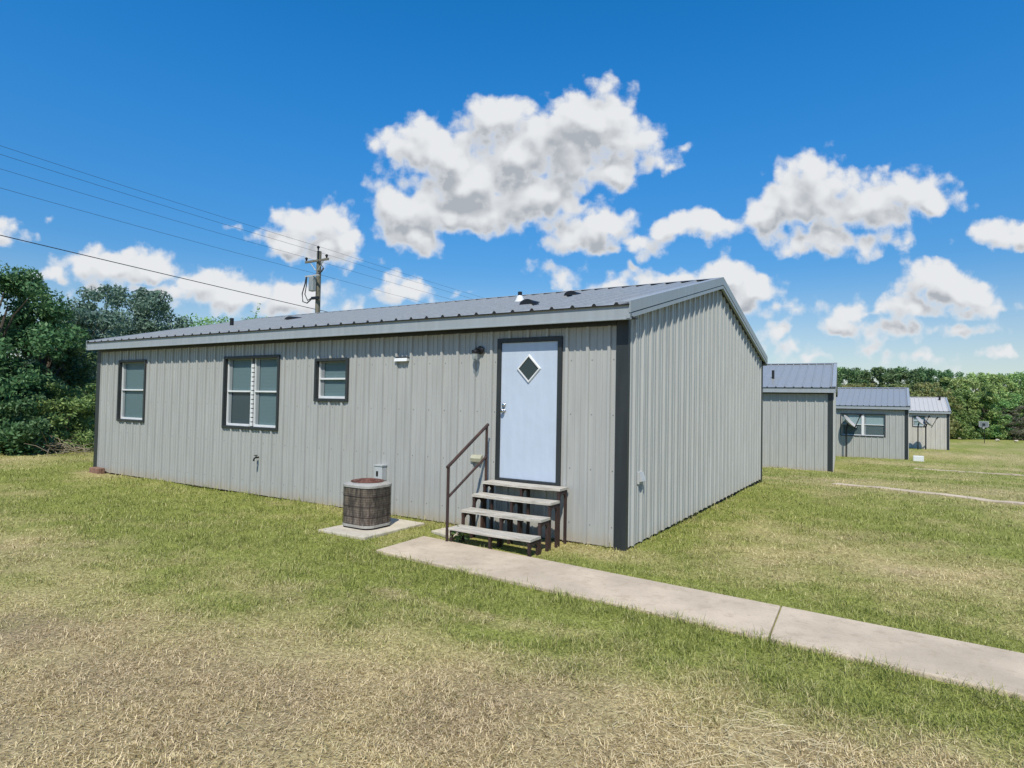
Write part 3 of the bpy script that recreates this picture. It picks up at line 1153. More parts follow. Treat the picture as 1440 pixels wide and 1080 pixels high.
def diamond(h, w, y0, y1, inner=None):
    b = MB()
    o = [(dc[0] - w, dc[1]), (dc[0], dc[1] - h), (dc[0] + w, dc[1]), (dc[0], dc[1] + h)]
    if inner:
        k_ = inner
        i = [(dc[0] + (p[0] - dc[0]) * k_, dc[1] + (p[1] - dc[1]) * k_) for p in o]
        vs = [(p[0], y1, p[1]) for p in o] + [(p[0] * .94 + dc[0] * .06, y0, p[1] * .94 + dc[1] * .06) for p in o] + [(p[0], y0, p[1]) for p in i] + [(p[0], y1, p[1]) for p in i]
        fs = []
        for a in range(4):
            n_ = (a + 1) % 4
            for r in range(3):
                fs.append((r * 4 + a, r * 4 + n_, r * 4 + 4 + n_, r * 4 + 4 + a))
        b.add(vs, fs)
    else:
        b.add([(p[0], y0, p[1]) for p in o] + [(p[0], y1, p[1]) for p in o], [(0, 1, 2, 3), (7, 6, 5, 4)] + [(a, (a + 1) % 4, 4 + (a + 1) % 4, 4 + a) for a in range(4)])
    return b


wf = diamond(0.205, 0.195, -0.034, -0.0125, 0.83).build('window_frame', M['white'], door)
diamond(0.165, 0.157, -0.020, -0.0135).build('pane', M['glass_door'], wf)
kb = MB().lathe([(0.0, -0.075), (0.022, -0.073), (0.03, -0.055), (0.024, -0.035), (0.012, -0.03), (0.012, -0.018), (0.033, -0.0175), (0.033, -0.0125)], (-1.865, 0, 1.722), 16, 'y')
kb.build('door_knob', M['chrome'], door, smooth=True)
MB().lathe([(0.0, -0.034), (0.024, -0.033), (0.03, -0.02), (0.03, -0.0125)], (-1.865, 0, 1.80), 16, 'y').build('deadbolt', M['chrome'], door, smooth=True)

# porch lamp
lp = MB().lathe([(0.0, -0.065), (0.045, -0.06), (0.06, -0.045), (0.06, -0.029)], (-2.28, 0, 2.60), 20, 'y')
lp.tube([(-2.28, -0.05, 2.60), (-2.29, -0.10, 2.615), (-2.30, -0.135, 2.60)], 0.018, 8)
lp.lathe([(0.0, 0.0), (0.05, -0.005), (0.055, -0.03), (0.050, -0.055), (0.0, -0.056)], (-2.30, -0.135, 2.60), 16)
lpo = lp.build('porch_lamp', M['plastic_black'], H1, smooth=False)
MB().lathe([(0.040, 0.0), (0.046, -0.03), (0.043, -0.075), (0.028, -0.10), (0.0, -0.105)], (-2.30, -0.135, 2.544), 16).build('lamp_globe', M['globe'], lpo, smooth=True)
# flat white vent hood high on the wall
vb = MB().prism([(-0.005, 2.47), (-0.075, 2.462), (-0.06, 2.515), (-0.005, 2.53)], 0, -3.93, -3.665)
vo = vb.build('wall_vent', M['white'], H1, bevel=0.004)
MB().box(-3.94, -3.655, -0.07, -0.002, 2.531, 2.537).build('vent_cap', M['trim'], vo)
# weathered outlet hood behind the hand rail
ob = MB().prism([(-0.003, 0.955), (-0.06, 0.965), (-0.075, 1.02), (-0.04, 1.065), (-0.003, 1.07)], 0, -2.40, -2.22)
ob.build('vent_hood', M['beige'], H1, bevel=0.006)
# disconnect box behind the air conditioner
db = MB().box(-4.26, -4.09, -0.115, -0.003, 0.55, 0.78).build('switch_box', M['plastic_grey'], H1, bevel=0.008)
MB().box(-4.27, -4.08, -0.125, -0.003, 0.781, 0.80).build('box_lid', M['plastic_grey'], db)
MB().box(-4.21, -4.17, -0.122, -0.116, 0.62, 0.70).build('switch', M['plastic_black'], db)
MB().tube([(-4.17, -0.05, 0.55), (-4.17, -0.05, 0.30), (-4.05, -0.15, 0.20), (-3.85, -0.55, 0.22), (-3.75, -0.75, 0.25)], 0.013, 8).build('conduit', M['plastic_grey'], db)
# hose bib
hb = MB().tube([(-7.30, 0.0, 0.72), (-7.30, -0.10, 0.72), (-7.30, -0.13, 0.70), (-7.30, -0.14, 0.655)], 0.016, 8)
hb.lathe([(0.0, 0), (0.035, 0.002), (0.035, 0.012), (0.0, 0.014)], (-7.30, -0.095, 0.755), 12)
hb.tube([(-7.30, -0.09, 0.72), (-7.30, -0.09, 0.76)], 0.01, 6)
hb.build('faucet', M['plastic_black'], H1)
# gable vent hood
gv = MB().prism([(0.34, 0.80), (0.50, 0.80), (0.50, 0.96), (0.34, 0.96)], 0, 0.002, 0.032)
gvo = gv.build('dryer_vent', M['plastic_grey'], H1, bevel=0.004)
v = MB().add([(0.033, 0.35, 0.955), (0.033, 0.49, 0.955), (0.033, 0.49, 0.83), (0.033, 0.35, 0.83), (0.075, 0.35, 0.84), (0.075, 0.49, 0.84)],
             [(0, 1, 5, 4), (0, 4, 3), (1, 2, 5), (3, 4, 5, 2)])
v.build('vent_flap', M['plastic_grey'], gvo)


# things on the roof
def roofpt(x, y, dz=0):
    return (x, y, roofz(y) + dz)


p = roofpt(-10.77, 1.65)
MB().tube([p, (p[0], p[1], p[2] + 0.20)], 0.045, 10).build('vent_pipe', M['plastic_black'], H1)
p = roofpt(-2.934, 2.141)
pf = MB().lathe([(0.10, 0.0), (0.08, 0.04), (0.055, 0.10), (0.045, 0.12), (0.0, 0.121)], (p[0], p[1], p[2]), 14).build('pipe_boot', M['white'], H1)
MB().tube([(p[0], p[1], p[2] + 0.08), (p[0], p[1], p[2] + 0.19)], 0.040, 10).build('vent_pipe', M['plastic_black'], H1)


def roof_hood(x, y, w=0.30, d=0.24, h=0.11):
    b = MB()
    n = 8
    vs, fs = [], []
    for yy, k_ in ((y - d / 2, 1.0), (y + d / 2, 0.35)):
        for j in range(n + 1):
            a = math.pi * j / n
            vs.append((x + math.cos(a) * w / 2, yy, roofz(yy) + 0.032 + math.sin(a) * h * k_))
    for j in range(n):
        fs.append((j, j + 1, n + 2 + j, n + 1 + j))
    fs.append(tuple(range(n + 1)))
    fs.append(tuple(range(2 * n + 1, n, -1)))
    b.add(vs, fs)
    b.build('roof_vent', M['plastic_black'], H1)


roof_hood(-1.98, 0.86, 0.26, 0.2, 0.085)
roof_hood(-2.12, 2.65, 0.26, 0.2, 0.085)
roof_hood(-9.40, 2.34, 0.36, 0.22, 0.07)

# ------------------------------------------------------------------ the three huts behind
WB3 = (0.12 - 3.53 + 0.0, 2.43 - 3.53, 1.29, 2.62)
H2 = house((0.96, 17.95, -0.50), 'second grey metal house partly hidden behind the gable wall', z0=0.02, rz=R_(3.7))
p = roofpt(0, 1.2)
MB().tube([(-2.15, 1.35, roofz(1.35)), (-2.15, 1.35, roofz(1.35) + 0.34)], 0.05, 8).build('vent_pipe', M['plastic_black'], H2)
hb = MB().tube([(-2.41, 0.0, 0.68), (-2.41, -0.12, 0.68), (-2.41, -0.14, 0.60)], 0.03, 8)
hb.build('faucet', M['plastic_black'], H2)

H3 = house((3.53, 34.4, -1.07), 'third grey metal house with a wide white double window', holes=[WB3], z0=0.02)
window(H3, *WB3, panes=2, blind='blind_white', dark_low=True)

WB4 = (4.10 - 6.57, 4.98 - 6.57, 1.80, 2.68)
H4 = house((6.57, 52.8, -1.34), 'farthest small pale metal house with a whitish roof', holes=[WB4], siding='siding_pale', roof='roof_pale', z0=0.02)
window(H4, *WB4, dark_low=False, blind='blind_white')
MB().tube([(-0.45, 3.6, roofz(3.6)), (-0.45, 3.6, roofz(3.6) + 0.35)], 0.08, 8).build('vent_pipe', M['plastic_black'], H4)


# ------------------------------------------------------------------ entry steps
SX0, SX1 = -2.02, -0.80
TZ = [0.215, 0.408, 0.585, 0.735]
TY = [-1.05, -0.80, -0.55, -0.305]
TD = [0.255, 0.25, 0.25, 0.25]
steps = empty('entry_steps', (-1.41, -0.55, 0), 'weathered board steps on rusty iron legs below the white door', 'steps')


def child_world(o, root):
    o.parent = root
    o.matrix_parent_inverse = Matrix.Translation(root.location).inverted()
    return o


rg = random.Random(4)
for k_ in range(4):
    b = MB()
    n = 14
    y0, y1 = TY[k_], TY[k_] + TD[k_]
    zt = TZ[k_]
    th = 0.032
    vs, fs = [], []
    for i in range(n + 1):
        x = SX0 + (SX1 - SX0) * i / n
        w = rg.uniform(-0.006, 0.004)
        sag = -0.006 * math.sin(math.pi * i / n)
        vs += [(x, y0 + w, zt - th + sag), (x, y1, zt - th + sag), (x, y1, zt + sag), (x, y0 + w, zt + sag + rg.uniform(-.003, .002))]
    for i in range(n):
        for j in range(4):
            fs.append((4 * i + j, 4 * i + (j + 1) % 4, 4 * i + 4 + (j + 1) % 4, 4 * i + 4 + j))
    fs += [(0, 1, 2, 3), (4 * n + 3, 4 * n + 2, 4 * n + 1, 4 * n)]
    child_world(b.add(vs, fs).build('tread', M['wood'], steps), steps)
    for x in (SX0 + 0.012, (SX0 + SX1) / 2, SX1 - 0.045):
        for y in (y0 + 0.012, y1 - 0.045):
            lb = MB().box(x, x + 0.033, y, y + 0.033, -0.06, zt - 0.0795)
            child_world(lb.build('leg', M['rust'], steps), steps)
        # bar under the board, with corner braces
        br = MB().box(x, x + 0.033, y0 + 0.008, y1 - 0.008, zt - 0.079, zt - th - 0.008)
        for y, s_ in ((y0 + 0.0455, 1), (y1 - 0.0455, -1)):
            br.prism([(y, zt - 0.0795), (y + s_ * 0.045, zt - 0.0795), (y, zt - 0.125)], 0, x + 0.005, x + 0.028)
        child_world(br.build('bracket', M['rust'], steps), steps)
hr = MB()
hx = -2.047
A, B_ = (hx, -1.045), (hx + 0.02, -0.20)
hr.tube([(A[0], A[1], -0.05), (A[0], A[1], 1.005)], 0.020, 8)
hr.tube([(B_[0], B_[1], 0.05), (B_[0], B_[1], 1.50)], 0.019, 8)
hr.tube([(A[0], A[1] - 0.025, 0.985), (B_[0], B_[1] + 0.03, 1.525)], 0.022, 8)
hr.tube([(A[0], A[1] + 0.01, 0.60), (B_[0], B_[1], 1.075)], 0.017, 8)
child_world(hr.build('handrail', M['rust'], steps), steps)

# ------------------------------------------------------------------ air conditioner
ac = empty('air_conditioner', (-3.53, -0.99, 0.046), 'squat rusty outdoor air conditioner on the concrete pad', 'air conditioner')


def rrect(hx_, hy_, r, n=7):
    pts = []
    for cx_, cy_, a0 in ((hx_ - r, hy_ - r, 0), (-hx_ + r, hy_ - r, 90), (-hx_ + r, -hy_ + r, 180), (hx_ - r, -hy_ + r, 270)):
        for i in range(n + 1):
            a = R_(a0 + 90 * i / n)
            pts.append((cx_ + r * math.cos(a), cy_ + r * math.sin(a)))
    return pts


hx_, hy_ = 0.285, 0.265
MB().prism(rrect(hx_ + 0.006, hy_ + 0.006, 0.155), 2, 0.02, 0.055).build('base_pan', M['ac_cap'], ac, bevel=0.004)
MB().prism(rrect(hx_ - 0.02, hy_ - 0.02, 0.10), 2, 0.0, 0.0195).build('foot', M['dark'], ac)
MB().prism(rrect(hx_, hy_, 0.15), 2, 0.0555, 0.5695).build('coil_cover', M['coil'], ac)
wr = MB()
for zz_ in (0.17, 0.31, 0.45):
    o_ = rrect(hx_ + 0.006, hy_ + 0.006, 0.155)
    wr.tube([(a, b_, zz_) for a, b_ in o_ + o_[:1]], 0.003, 5, cap=False)
for i in range(0, 32, 4):
    a, b_ = rrect(hx_ + 0.006, hy_ + 0.006, 0.155)[i]
    wr.tube([(a, b_, 0.06), (a, b_, 0.565)], 0.003, 5)
wr.build('wire_guard', M['rust'], ac)
# cap with a round opening
cap = MB()
o_ = rrect(hx_ + 0.012, hy_ + 0.012, 0.16)
n_ = len(o_)
circ = []
for a, b_ in o_:
    t = math.atan2(b_, a)
    circ.append((0.235 * math.cos(t), 0.235 * math.sin(t)))
vs = [(a, b_, 0.57) for a, b_ in o_] + [(a, b_, 0.600) for a, b_ in o_] + [(a * .95, b_ * .95, 0.612) for a, b_ in o_] + [(a, b_, 0.632) for a, b_ in circ] + [(a * .97, b_ * .97, 0.60) for a, b_ in circ]
fs = [tuple(range(n_ - 1, -1, -1))]
for r in range(4):
    for j in range(n_):
        fs.append((r * n_ + j, r * n_ + (j + 1) % n_, (r + 1) * n_ + (j + 1) % n_, (r + 1) * n_ + j))
fs.append(tuple(range(4 * n_, 5 * n_)))
cap.add(vs, fs).build('top_cap', M['ac_cap'], ac)
fg = MB()
for r in (0.05, 0.085, 0.12, 0.155, 0.185, 0.21, 0.232):
    h = 0.645 + 0.022 * (1 - (r / 0.21) ** 2)
    fg.tube([(r * math.cos(t), r * math.sin(t), h) for t in np.linspace(0, 2 * math.pi, 25)], 0.005, 5, cap=False)
for i in range(10):
    t = 2 * math.pi * i / 10
    fg.tube([(0.03 * math.cos(t), 0.03 * math.sin(t), 0.668), (0.13 * math.cos(t), 0.13 * math.sin(t), 0.661), (0.212 * math.cos(t), 0.212 * math.sin(t), 0.642)], 0.005, 5)
fg.lathe([(0.0, 0.676), (0.05, 0.674), (0.055, 0.655), (0.0, 0.654)], (0, 0, 0), 14)
fg.build('fan_guard', M['rust_red'], ac)
MB().lathe([(0.0, 0.612), (0.20, 0.614), (0.20, 0.604), (0.0, 0.603)], (0, 0, 0), 20).build('fan', M['rust_red'], ac)


# ------------------------------------------------------------------ utility pole and wires
PP = Vector((-24.78, 16.3, 0))
pole = empty('utility_pole', (PP.x, PP.y, float(gz(0, 16.3))), 'wooden utility pole with crossarm and grey equipment rising behind the roof', 'pole')
zb = float(gz(0, 16.3))


def PW(x, y, z):
    return (x, y, z - zb)


PT = 10.15
MB().tube([PW(0, 0, zb - 0.3), PW(0, 0, PT)], [0.17, 0.13], 12).build('pole_shaft', M['pole'], pole)
MB().box(-0.95, 0.95, -0.20, -0.12, PT - 0.62 - zb, PT - 0.50 - zb).build('crossarm', M['pole'], pole, bevel=0.01)
br = MB()
br.tube([PW(-0.55, -0.16, PT - 0.60), PW(-0.1, -0.14, PT - 1.1)], 0.025, 6)
br.tube([PW(0.55, -0.16, PT - 0.60), PW(0.1, -0.14, PT - 1.1)], 0.025, 6)
br.build('arm_brace', M['plastic_grey'], pole)


def insulator(x, y, z):
    MB().lathe([(0.0, 0.22), (0.05, 0.215), (0.05, 0.18), (0.09, 0.16), (0.09, 0.12), (0.055, 0.10), (0.04, 0.0), (0.0, 0.0)], PW(x, y, z), 12).build('insulator', M['plastic_black'], pole)


insulator(-0.86, -0.16, PT - 0.50)
insulator(0.80, -0.16, PT - 0.50)
insulator(0.10, -0.16, PT + 0.05)
MB().tube([PW(0.10, -0.16, PT - 0.45), PW(0.10, -0.16, PT + 0.06)], 0.035, 6).build('pin', M['plastic_black'], pole)
# grey equipment box with bracket and cable loops
eb = MB().prism([(a * 0.68 - 0.10, b_ * 0.68 - 0.33) for a, b_ in rrect(0.26, 0.22, 0.1, 4)], 2, PT - 2.30 - zb, PT - 1.50 - zb).build('equipment_box', M['equip'], pole, bevel=0.015)
MB().box(-0.62, 0.50, -0.44, -0.36, PT - 1.49 - zb, PT - 1.41 - zb).build('bracket', M['plastic_grey'], pole)
MB().box(-0.25, 0.30, -0.28, -0.16, PT - 2.75 - zb, PT - 2.60 - zb).build('bracket', M['plastic_black'], pole)
cb = MB()
cb.tube([PW(-0.55, -0.4, PT - 1.5), PW(-0.62, -0.42, PT - 1.9), PW(-0.85, -0.4, PT - 2.4), PW(-0.80, -0.38, PT - 2.85), PW(-0.5, -0.34, PT - 2.95), PW(-0.2, -0.25, PT - 2.7)], 0.035, 6)
cb.tube([PW(-0.5, -0.4, PT - 1.5), PW(-0.50, -0.42, PT - 2.0), PW(-0.62, -0.4, PT - 2.45), PW(-0.45, -0.34, PT - 2.8), PW(-0.2, -0.25, PT - 2.65)], 0.03, 6)
cb.tube([PW(0.45, -0.4, PT - 1.42), PW(0.62, -0.3, PT - 1.2), PW(0.62, -0.2, PT - 1.05)], 0.05, 6)
cb.tube([PW(0.62, -0.2, PT - 1.05), PW(0.35, -0.2, PT - 0.75), PW(0.15, -0.2, PT - 0.5)], 0.02, 6)
cb.build('cable', M['wire'], pole)


def wire(dx, z, r, label, sagL, sagR, yL=-48, yR=62, zL=None, zR=None):
    pts = []
    n = 40
    zl = z + 2.8 if zL is None else zL
    zr = z if zR is None else zR
    for i in range(n + 1):
        t = i / n
        y = yL * (1 - t)
        pts.append((PP.x + dx, PP.y + y, zl * (1 - t) + z * t - sagL * 4 * t * (1 - t)))
    for i in range(1, n + 1):
        t = i / n
        pts.append((PP.x + dx, PP.y + yR * t, z * (1 - t) + zr * t - sagR * 4 * t * (1 - t)))
    o = MB().tube(pts, r, 5).build('power_line', M['wire'])
    return tag(o, label, 'cable', 'overhead lines on the utility pole')


wire(0.10, PT + 0.24, 0.007, 'thin overhead line on the pin at the pole top', 0.55, 0.5)
wire(0.80, PT - 0.30, 0.007, 'thin overhead line on the right end of the crossarm', 0.55, 0.5)
wire(-0.86, PT - 0.30, 0.007, 'thin overhead line on the left end of the crossarm', 0.55, 0.5)
wire(0.18, PT - 1.35, 0.007, 'thin overhead line passing just below the crossarm', 0.5, 0.5)
wire(-0.05, PT - 3.30, 0.018, 'thick lowest overhead cable crossing the pole above the roof', 0.15, 0.5)


# ------------------------------------------------------------------ satellite dishes
def dish(loc, label, rz, r=0.42, h=1.9, arm=True):
    root = empty('satellite_dish', loc, label, 'satellite dish', 'satellite dishes on poles by the far huts')
    MB().tube([(0, 0, -0.1), (0, 0, h)], 0.04, 8).build('mast', M['plastic_black'], root)
    c = Vector((0.10, 0.02, h + 0.30))
    ax = Vector((math.cos(rz) * 0.75, math.sin(rz) * 0.75, 0.66)).normalized()
    a = ax.cross(Vector((0, 0, 1))).normalized()
    b_ = ax.cross(a)
    vs, fs = [], []
    n, kk = 24, 6
    for i in range(kk + 1):
        rr = r * i / kk
        for j in range(n):
            t = 2 * math.pi * j / n
            vs.append(c + (a * math.cos(t) * rr * 1.12 + b_ * math.sin(t) * rr) + ax * (0.16 * (rr / r) ** 2))
    m0 = len(vs)
    for q in list(vs):
        vs.append(q - ax * 0.012)
    for i in range(kk):
        for j in range(n):
            q = (i * n + j, i * n + (j + 1) % n, (i + 1) * n + (j + 1) % n, (i + 1) * n + j)
            fs.append(q)
            fs.append(tuple(x + m0 for x in reversed(q)))
    for j in range(n):
        fs.append((kk * n + j, kk * n + (j + 1) % n, m0 + kk * n + (j + 1) % n, m0 + kk * n + j))
    MB().add(vs, fs).build('reflector', M['dish'], root, smooth=True)
    MB().tube([(0, 0, h - 0.03), c - ax * 0.03], 0.05, 8).build('mount', M['plastic_black'], root)
    low = c + b_ * r * 0.98 if b_.z < 0 else c - b_ * r * 0.98
    tip = c + ax * 0.85 + Vector((0, 0, -0.12))
    ar = MB().tube([low, tip], 0.025, 6)
    ar.build('feed_arm', M['plastic_black'], root)
    MB().tube([tip - ax * 0.06, tip + ax * 0.10 + Vector((0, 0, 0.03))], 0.06, 8).build('receiver', M['plastic_black'], root)
    return root


dish((0.45, 34.0, -1.03), 'grey satellite dish on a dark pole before the double window', R_(-10), r=0.48, h=1.72)
dish((4.44, 51.0, -1.29), 'pale satellite dish on the left pole at the farthest hut', R_(-20), r=0.45, h=1.85)
dish((4.95, 51.2, -1.29), 'pale satellite dish on the right pole at the farthest hut', R_(-5), r=0.42, h=1.75)
ub = MB().box(3.75, 4.25, 33.6, 34.0, -1.2, -0.72)
tag(ub.build('utility_box', M['white'], bevel=0.03), 'low white box on the grass at the corner of the third hut', 'box')


# small things on the ground
def rock(name, loc, s, mat, label, cat, seed, group=None):
    bm = bmesh.new()
    bmesh.ops.create_icosphere(bm, subdivisions=2, radius=1)
    r_ = random.Random(seed)
    off = Vector((r_.random() * 10, r_.random() * 10, 0))
    for v_ in bm.verts:
        n_ = vnoise(np.array([v_.co.x * 1.3 + 5 + off.x]), np.array([v_.co.y * 1.3 + v_.co.z * 2 + 5 + off.y]), seed)[0]
        v_.co *= 0.7 + 0.6 * n_
        v_.co.x *= s[0]; v_.co.y *= s[1]; v_.co.z *= s[2]
    me = bpy.data.meshes.new(name)
    bm.to_mesh(me)
    bm.free()
    me.materials.append(mat)
    o = bpy.data.objects.new(name, me)
    COL.objects.link(o)
    o.location = loc
    return tag(o, label, cat, group)


sb = MB().add([(-2.62, -0.66, 0.0), (-2.22, -0.80, 0.0), (-2.08, -0.62, 0.0), (-2.30, -0.42, 0.0), (-2.52, -0.45, 0.0),
               (-2.62, -0.66, 0.035), (-2.22, -0.80, 0.045), (-2.08, -0.62, 0.03), (-2.30, -0.42, 0.055), (-2.52, -0.45, 0.06)],
              [(4, 3, 2, 1, 0), (5, 6, 7, 8, 9), (0, 1, 6, 5), (1, 2, 7, 6), (2, 3, 8, 7), (3, 4, 9, 8), (4, 0, 5, 9)])
tag(sb.build('stone_slab', M['stone'], bevel=0.008), 'flat pale broken slab beside the foot of the steps', 'slab')
bk = MB().box(-13.36, -12.92, -0.20, -0.05, -0.05, 0.12)
tag(bk.build('brick', M['brick'], bevel=0.02), 'reddish block at the far left foot of the nearest house', 'brick')
for i, (x, y, s_) in enumerate(((10.9, 104, 0.22), (15.0, 101.5, 0.28), (17.0, 101, 0.25))):
    rock('pale_stone', (x, y, float(gz(x, y)) + 0.15), (s_, s_, s_ * 0.6), M['stone'],
         ('left small pale stone before the far trees', 'middle small pale stone before the far trees', 'right small pale stone before the far trees')[i], 'stone', 50 + i, 'pale stones along the far trees')
# basketball goal before the far trees
HPX, HPY = 12.2, 88.0
hz0 = float(gz(HPX, HPY))
bg = empty('basketball_hoop', (HPX, HPY, hz0), 'small pale basketball hoop before the far trees at the right', 'basketball hoop', rz=R_(-20))
bg.scale = (0.72, 0.72, 0.80)
MB().tube([(0, 0.3, -0.1), (0, 0.3, 2.4), (0, 0.05, 2.9)], 0.05, 8).build('post', M['plastic_black'], bg)
f = MB()
f.box(-0.70, 0.70, -0.02, 0.02, 3.25, 3.36)
f.box(-0.70, -0.60, -0.02, 0.02, 2.55, 3.25)
f.box(0.60, 0.70, -0.02, 0.02, 2.55, 3.25)
f.box(-0.60, 0.60, -0.02, 0.02, 2.45, 2.55)
bb = f.build('backboard', M['dish'], bg)
MB().box(-0.60, 0.60, -0.012, 0.012, 2.55, 3.25).build('board_panel', M['jamb'], bb)
MB().box(-0.22, 0.22, -0.016, -0.0125, 2.68, 3.05).build('target_panel', M['trim'], bb)
MB().tube([(0.23 * math.cos(t), -0.28 + 0.23 * math.sin(t), 2.60) for t in np.linspace(0, 2 * math.pi, 17)], 0.02, 6, cap=False).build('rim', M['rust'], bg)
MB().lathe([(0.22, 2.59), (0.18, 2.35), (0.15, 2.2)], (0, -0.28, 0), 12).build('net', M['dish'], bg)


# ------------------------------------------------------------------ trees
def leaves(rng, centers, radii, counts, size, flat=0.35, shell=0.5):
    C = np.repeat(np.asarray(centers), counts, axis=0)
    Rr = np.repeat(np.asarray(radii), counts, axis=0)
    n = len(C)
    d = rng.normal(size=(n, 3))
    d /= np.linalg.norm(d, axis=1)[:, None]
    rad = rng.random(n) ** shell
    P = C + d * (rad * Rr)[:, None] * np.array([1, 1, 0.8])
    nr = rng.normal(size=(n, 3)) * 0.8 + d * 0.5 + np.array([0, 0, flat])
    nr /= np.linalg.norm(nr, axis=1)[:, None]
    t = np.cross(nr, rng.normal(size=(n, 3)))
    t /= np.linalg.norm(t, axis=1)[:, None]
    b = np.cross(nr, t)
    s = size * rng.uniform(0.6, 1.5, n)[:, None]
    V = np.empty((n, 4, 3))
    V[:, 0] = P - t * s
    V[:, 1] = P + b * s * 0.42
    V[:, 2] = P + t * s
    V[:, 3] = P - b * s * 0.42
    F = np.arange(n * 4).reshape(n, 4)
    return V.reshape(-1, 3), F


def make_tree(name, loc, label, seed, h, rx, ry, mat, leaf, nleaf, base=0.15, group=None, clump=0.16, trunk_r=0.16, stems=1, top_pow=1.0, bark='bark', flat=0.35, nclump=60, cat='tree', parts=('trunk', 'crown')):
    rng = np.random.default_rng(seed)
    root = empty(name, loc, label, cat, group)
    # clump centres inside an uneven envelope
    cs, rs = [], []
    while len(cs) < nclump:
        t = rng.random()
        zc = base + (1 - base) * t
        env = max(0.0, 1 - abs((t - 0.42) / 0.62) ** 3.2) ** 0.5
        a = rng.uniform(0, 2 * math.pi)
        lob = 1 + 0.22 * math.sin(3 * a + seed) + 0.15 * math.sin(5 * a + 2 * seed + 4 * t)
        q = math.sqrt(rng.random()) ** 0.7
        x, y = math.cos(a) * q * env * rx * lob, math.sin(a) * q * env * ry * lob
        r = clump * h * rng.uniform(0.45, 1.15) * (0.65 + 0.35 * (1 - t))
        z = min(zc * h, h - r * 0.6)
        cs.append((x, y, z))
        rs.append(r)
    cs, rs = np.array(cs), np.array(rs)
    # stray twiglets round the outline
    w = rs ** 2
    cnt = np.maximum(3, (nleaf * w / w.sum()).astype(int))
    V, F = leaves(rng, cs, rs, cnt, leaf, flat)
    out = cs + (cs - np.array([0, 0, h * 0.45])) * 0.03
    ex = out[rng.integers(0, len(out), 40)] + rng.normal(size=(40, 3)) * rs.mean() * 0.55
    V2, F2 = leaves(rng, ex, np.full(40, rs.mean() * 0.45), np.full(40, max(4, nleaf // 500)), leaf, flat)
    F2 = F2 + len(V)
    np_mesh(parts[1], np.vstack([V, V2]), np.vstack([F, F2]), M[mat], root)
    tb = MB()
    for s_ in range(stems):
        ox, oy = (rng.uniform(-0.25, 0.25) * rx, rng.uniform(-0.25, 0.25) * ry) if stems > 1 else (0, 0)
        top = Vector((rng.uniform(-0.15, 0.15) * rx + ox, rng.uniform(-0.15, 0.15) * ry + oy, h * 0.78))
        pts = [Vector((ox, oy, -0.2)), Vector((ox + 0.05, oy, h * 0.25)), Vector((ox * 1.1, oy * 1.1, h * 0.5)), top]
        tb.tube(pts, [trunk_r, trunk_r * 0.8, trunk_r * 0.55, trunk_r * 0.15], 8)
    for i in rng.permutation(len(cs))[:22]:
        z0 = max(0.1, min(cs[i][2] * 0.55, h * 0.6))
        p0 = Vector((0.0, 0.0, z0))
        p1 = Vector(cs[i])
        mid = (p0 + p1) / 2 + Vector((0, 0, 0.06 * h))
        tb.tube([p0, mid, p1], [trunk_r * 0.35, trunk_r * 0.2, trunk_r * 0.06], 5)
    tb.build(parts[0], M[bark], root)
    return root


def place(px_, Z, z=None):
    """ground point seen in photo column px_ at depth Z"""
    d = AR * (px_ - 720) / 871.66 + AF
    P = CAM + d * Z
    return (float(P[0]), float(P[1]), float(gz(P[0], P[1])) - 0.05)


# left side, near to far
make_tree('leafy_tree', place(-15, 20.5), 'big dark green tree at the left edge, nearest of the left trees', 7, 6.1, 2.6, 2.4, 'leaf_dark', 0.07, 42000, base=0.03, stems=2, nclump=110, clump=0.135)
make_tree('leafy_tree', place(62, 23.0), 'lower dark green tree between the big left tree and the nearest house', 8, 4.6, 1.9, 1.9, 'leaf_dark', 0.07, 26000, base=0.03, nclump=90, clump=0.14)
make_tree('leafy_tree', place(170, 31.0), 'wide grey green tree rising behind the left end of the roof', 9, 7.2, 3.4, 3.2, 'leaf_grey', 0.085, 48000, base=0.05, nclump=130, clump=0.135, stems=2)
make_tree('leafy_tree', place(250, 36.0), 'lower grey green tree sloping down behind the roof', 10, 6.2, 3.4, 2.8, 'leaf_grey', 0.09, 26000, base=0.05, nclump=100, clump=0.13)
make_tree('leafy_tree', place(118, 26.5), 'grey green tree just left of the house end', 11, 5.6, 2.1, 1.9, 'leaf_grey', 0.08, 24000, base=0.04, nclump=80, clump=0.14)
make_tree('leafy_tree', place(40, 33.0), 'dark tree filling the gap behind the left trees', 19, 6.2, 3.4, 2.4, 'leaf_dark', 0.09, 26000, base=0.02, nclump=100, clump=0.14)
make_tree('leafy_tree', place(292, 60.0), 'tiny tree top showing over the roof, left one', 12, 10.4, 2.4, 2.4, 'leaf_mid', 0.14, 5000, base=0.3, nclump=40)
make_tree('leafy_tree', place(343, 62.0), 'tiny tree top showing over the roof, right one', 13, 10.7, 2.8, 2.6, 'leaf_mid', 0.14, 5000, base=0.3, nclump=40)
make_tree('shrub', place(95, 20.6), 'bushy green shrub beside the left corner of the nearest house', 14, 2.3, 1.1, 1.0, 'leaf_mid', 0.06, 8000, base=0.02, nclump=40, clump=0.2, trunk_r=0.05, cat='shrub', parts=('stem', 'foliage'))
make_tree('shrub', place(20, 19.3), 'low leafy shrub under the big left tree', 15, 1.7, 1.3, 1.0, 'leaf_dark', 0.06, 8000, base=0.02, nclump=40, clump=0.24, trunk_r=0.05, cat='shrub', parts=('stem', 'foliage'))
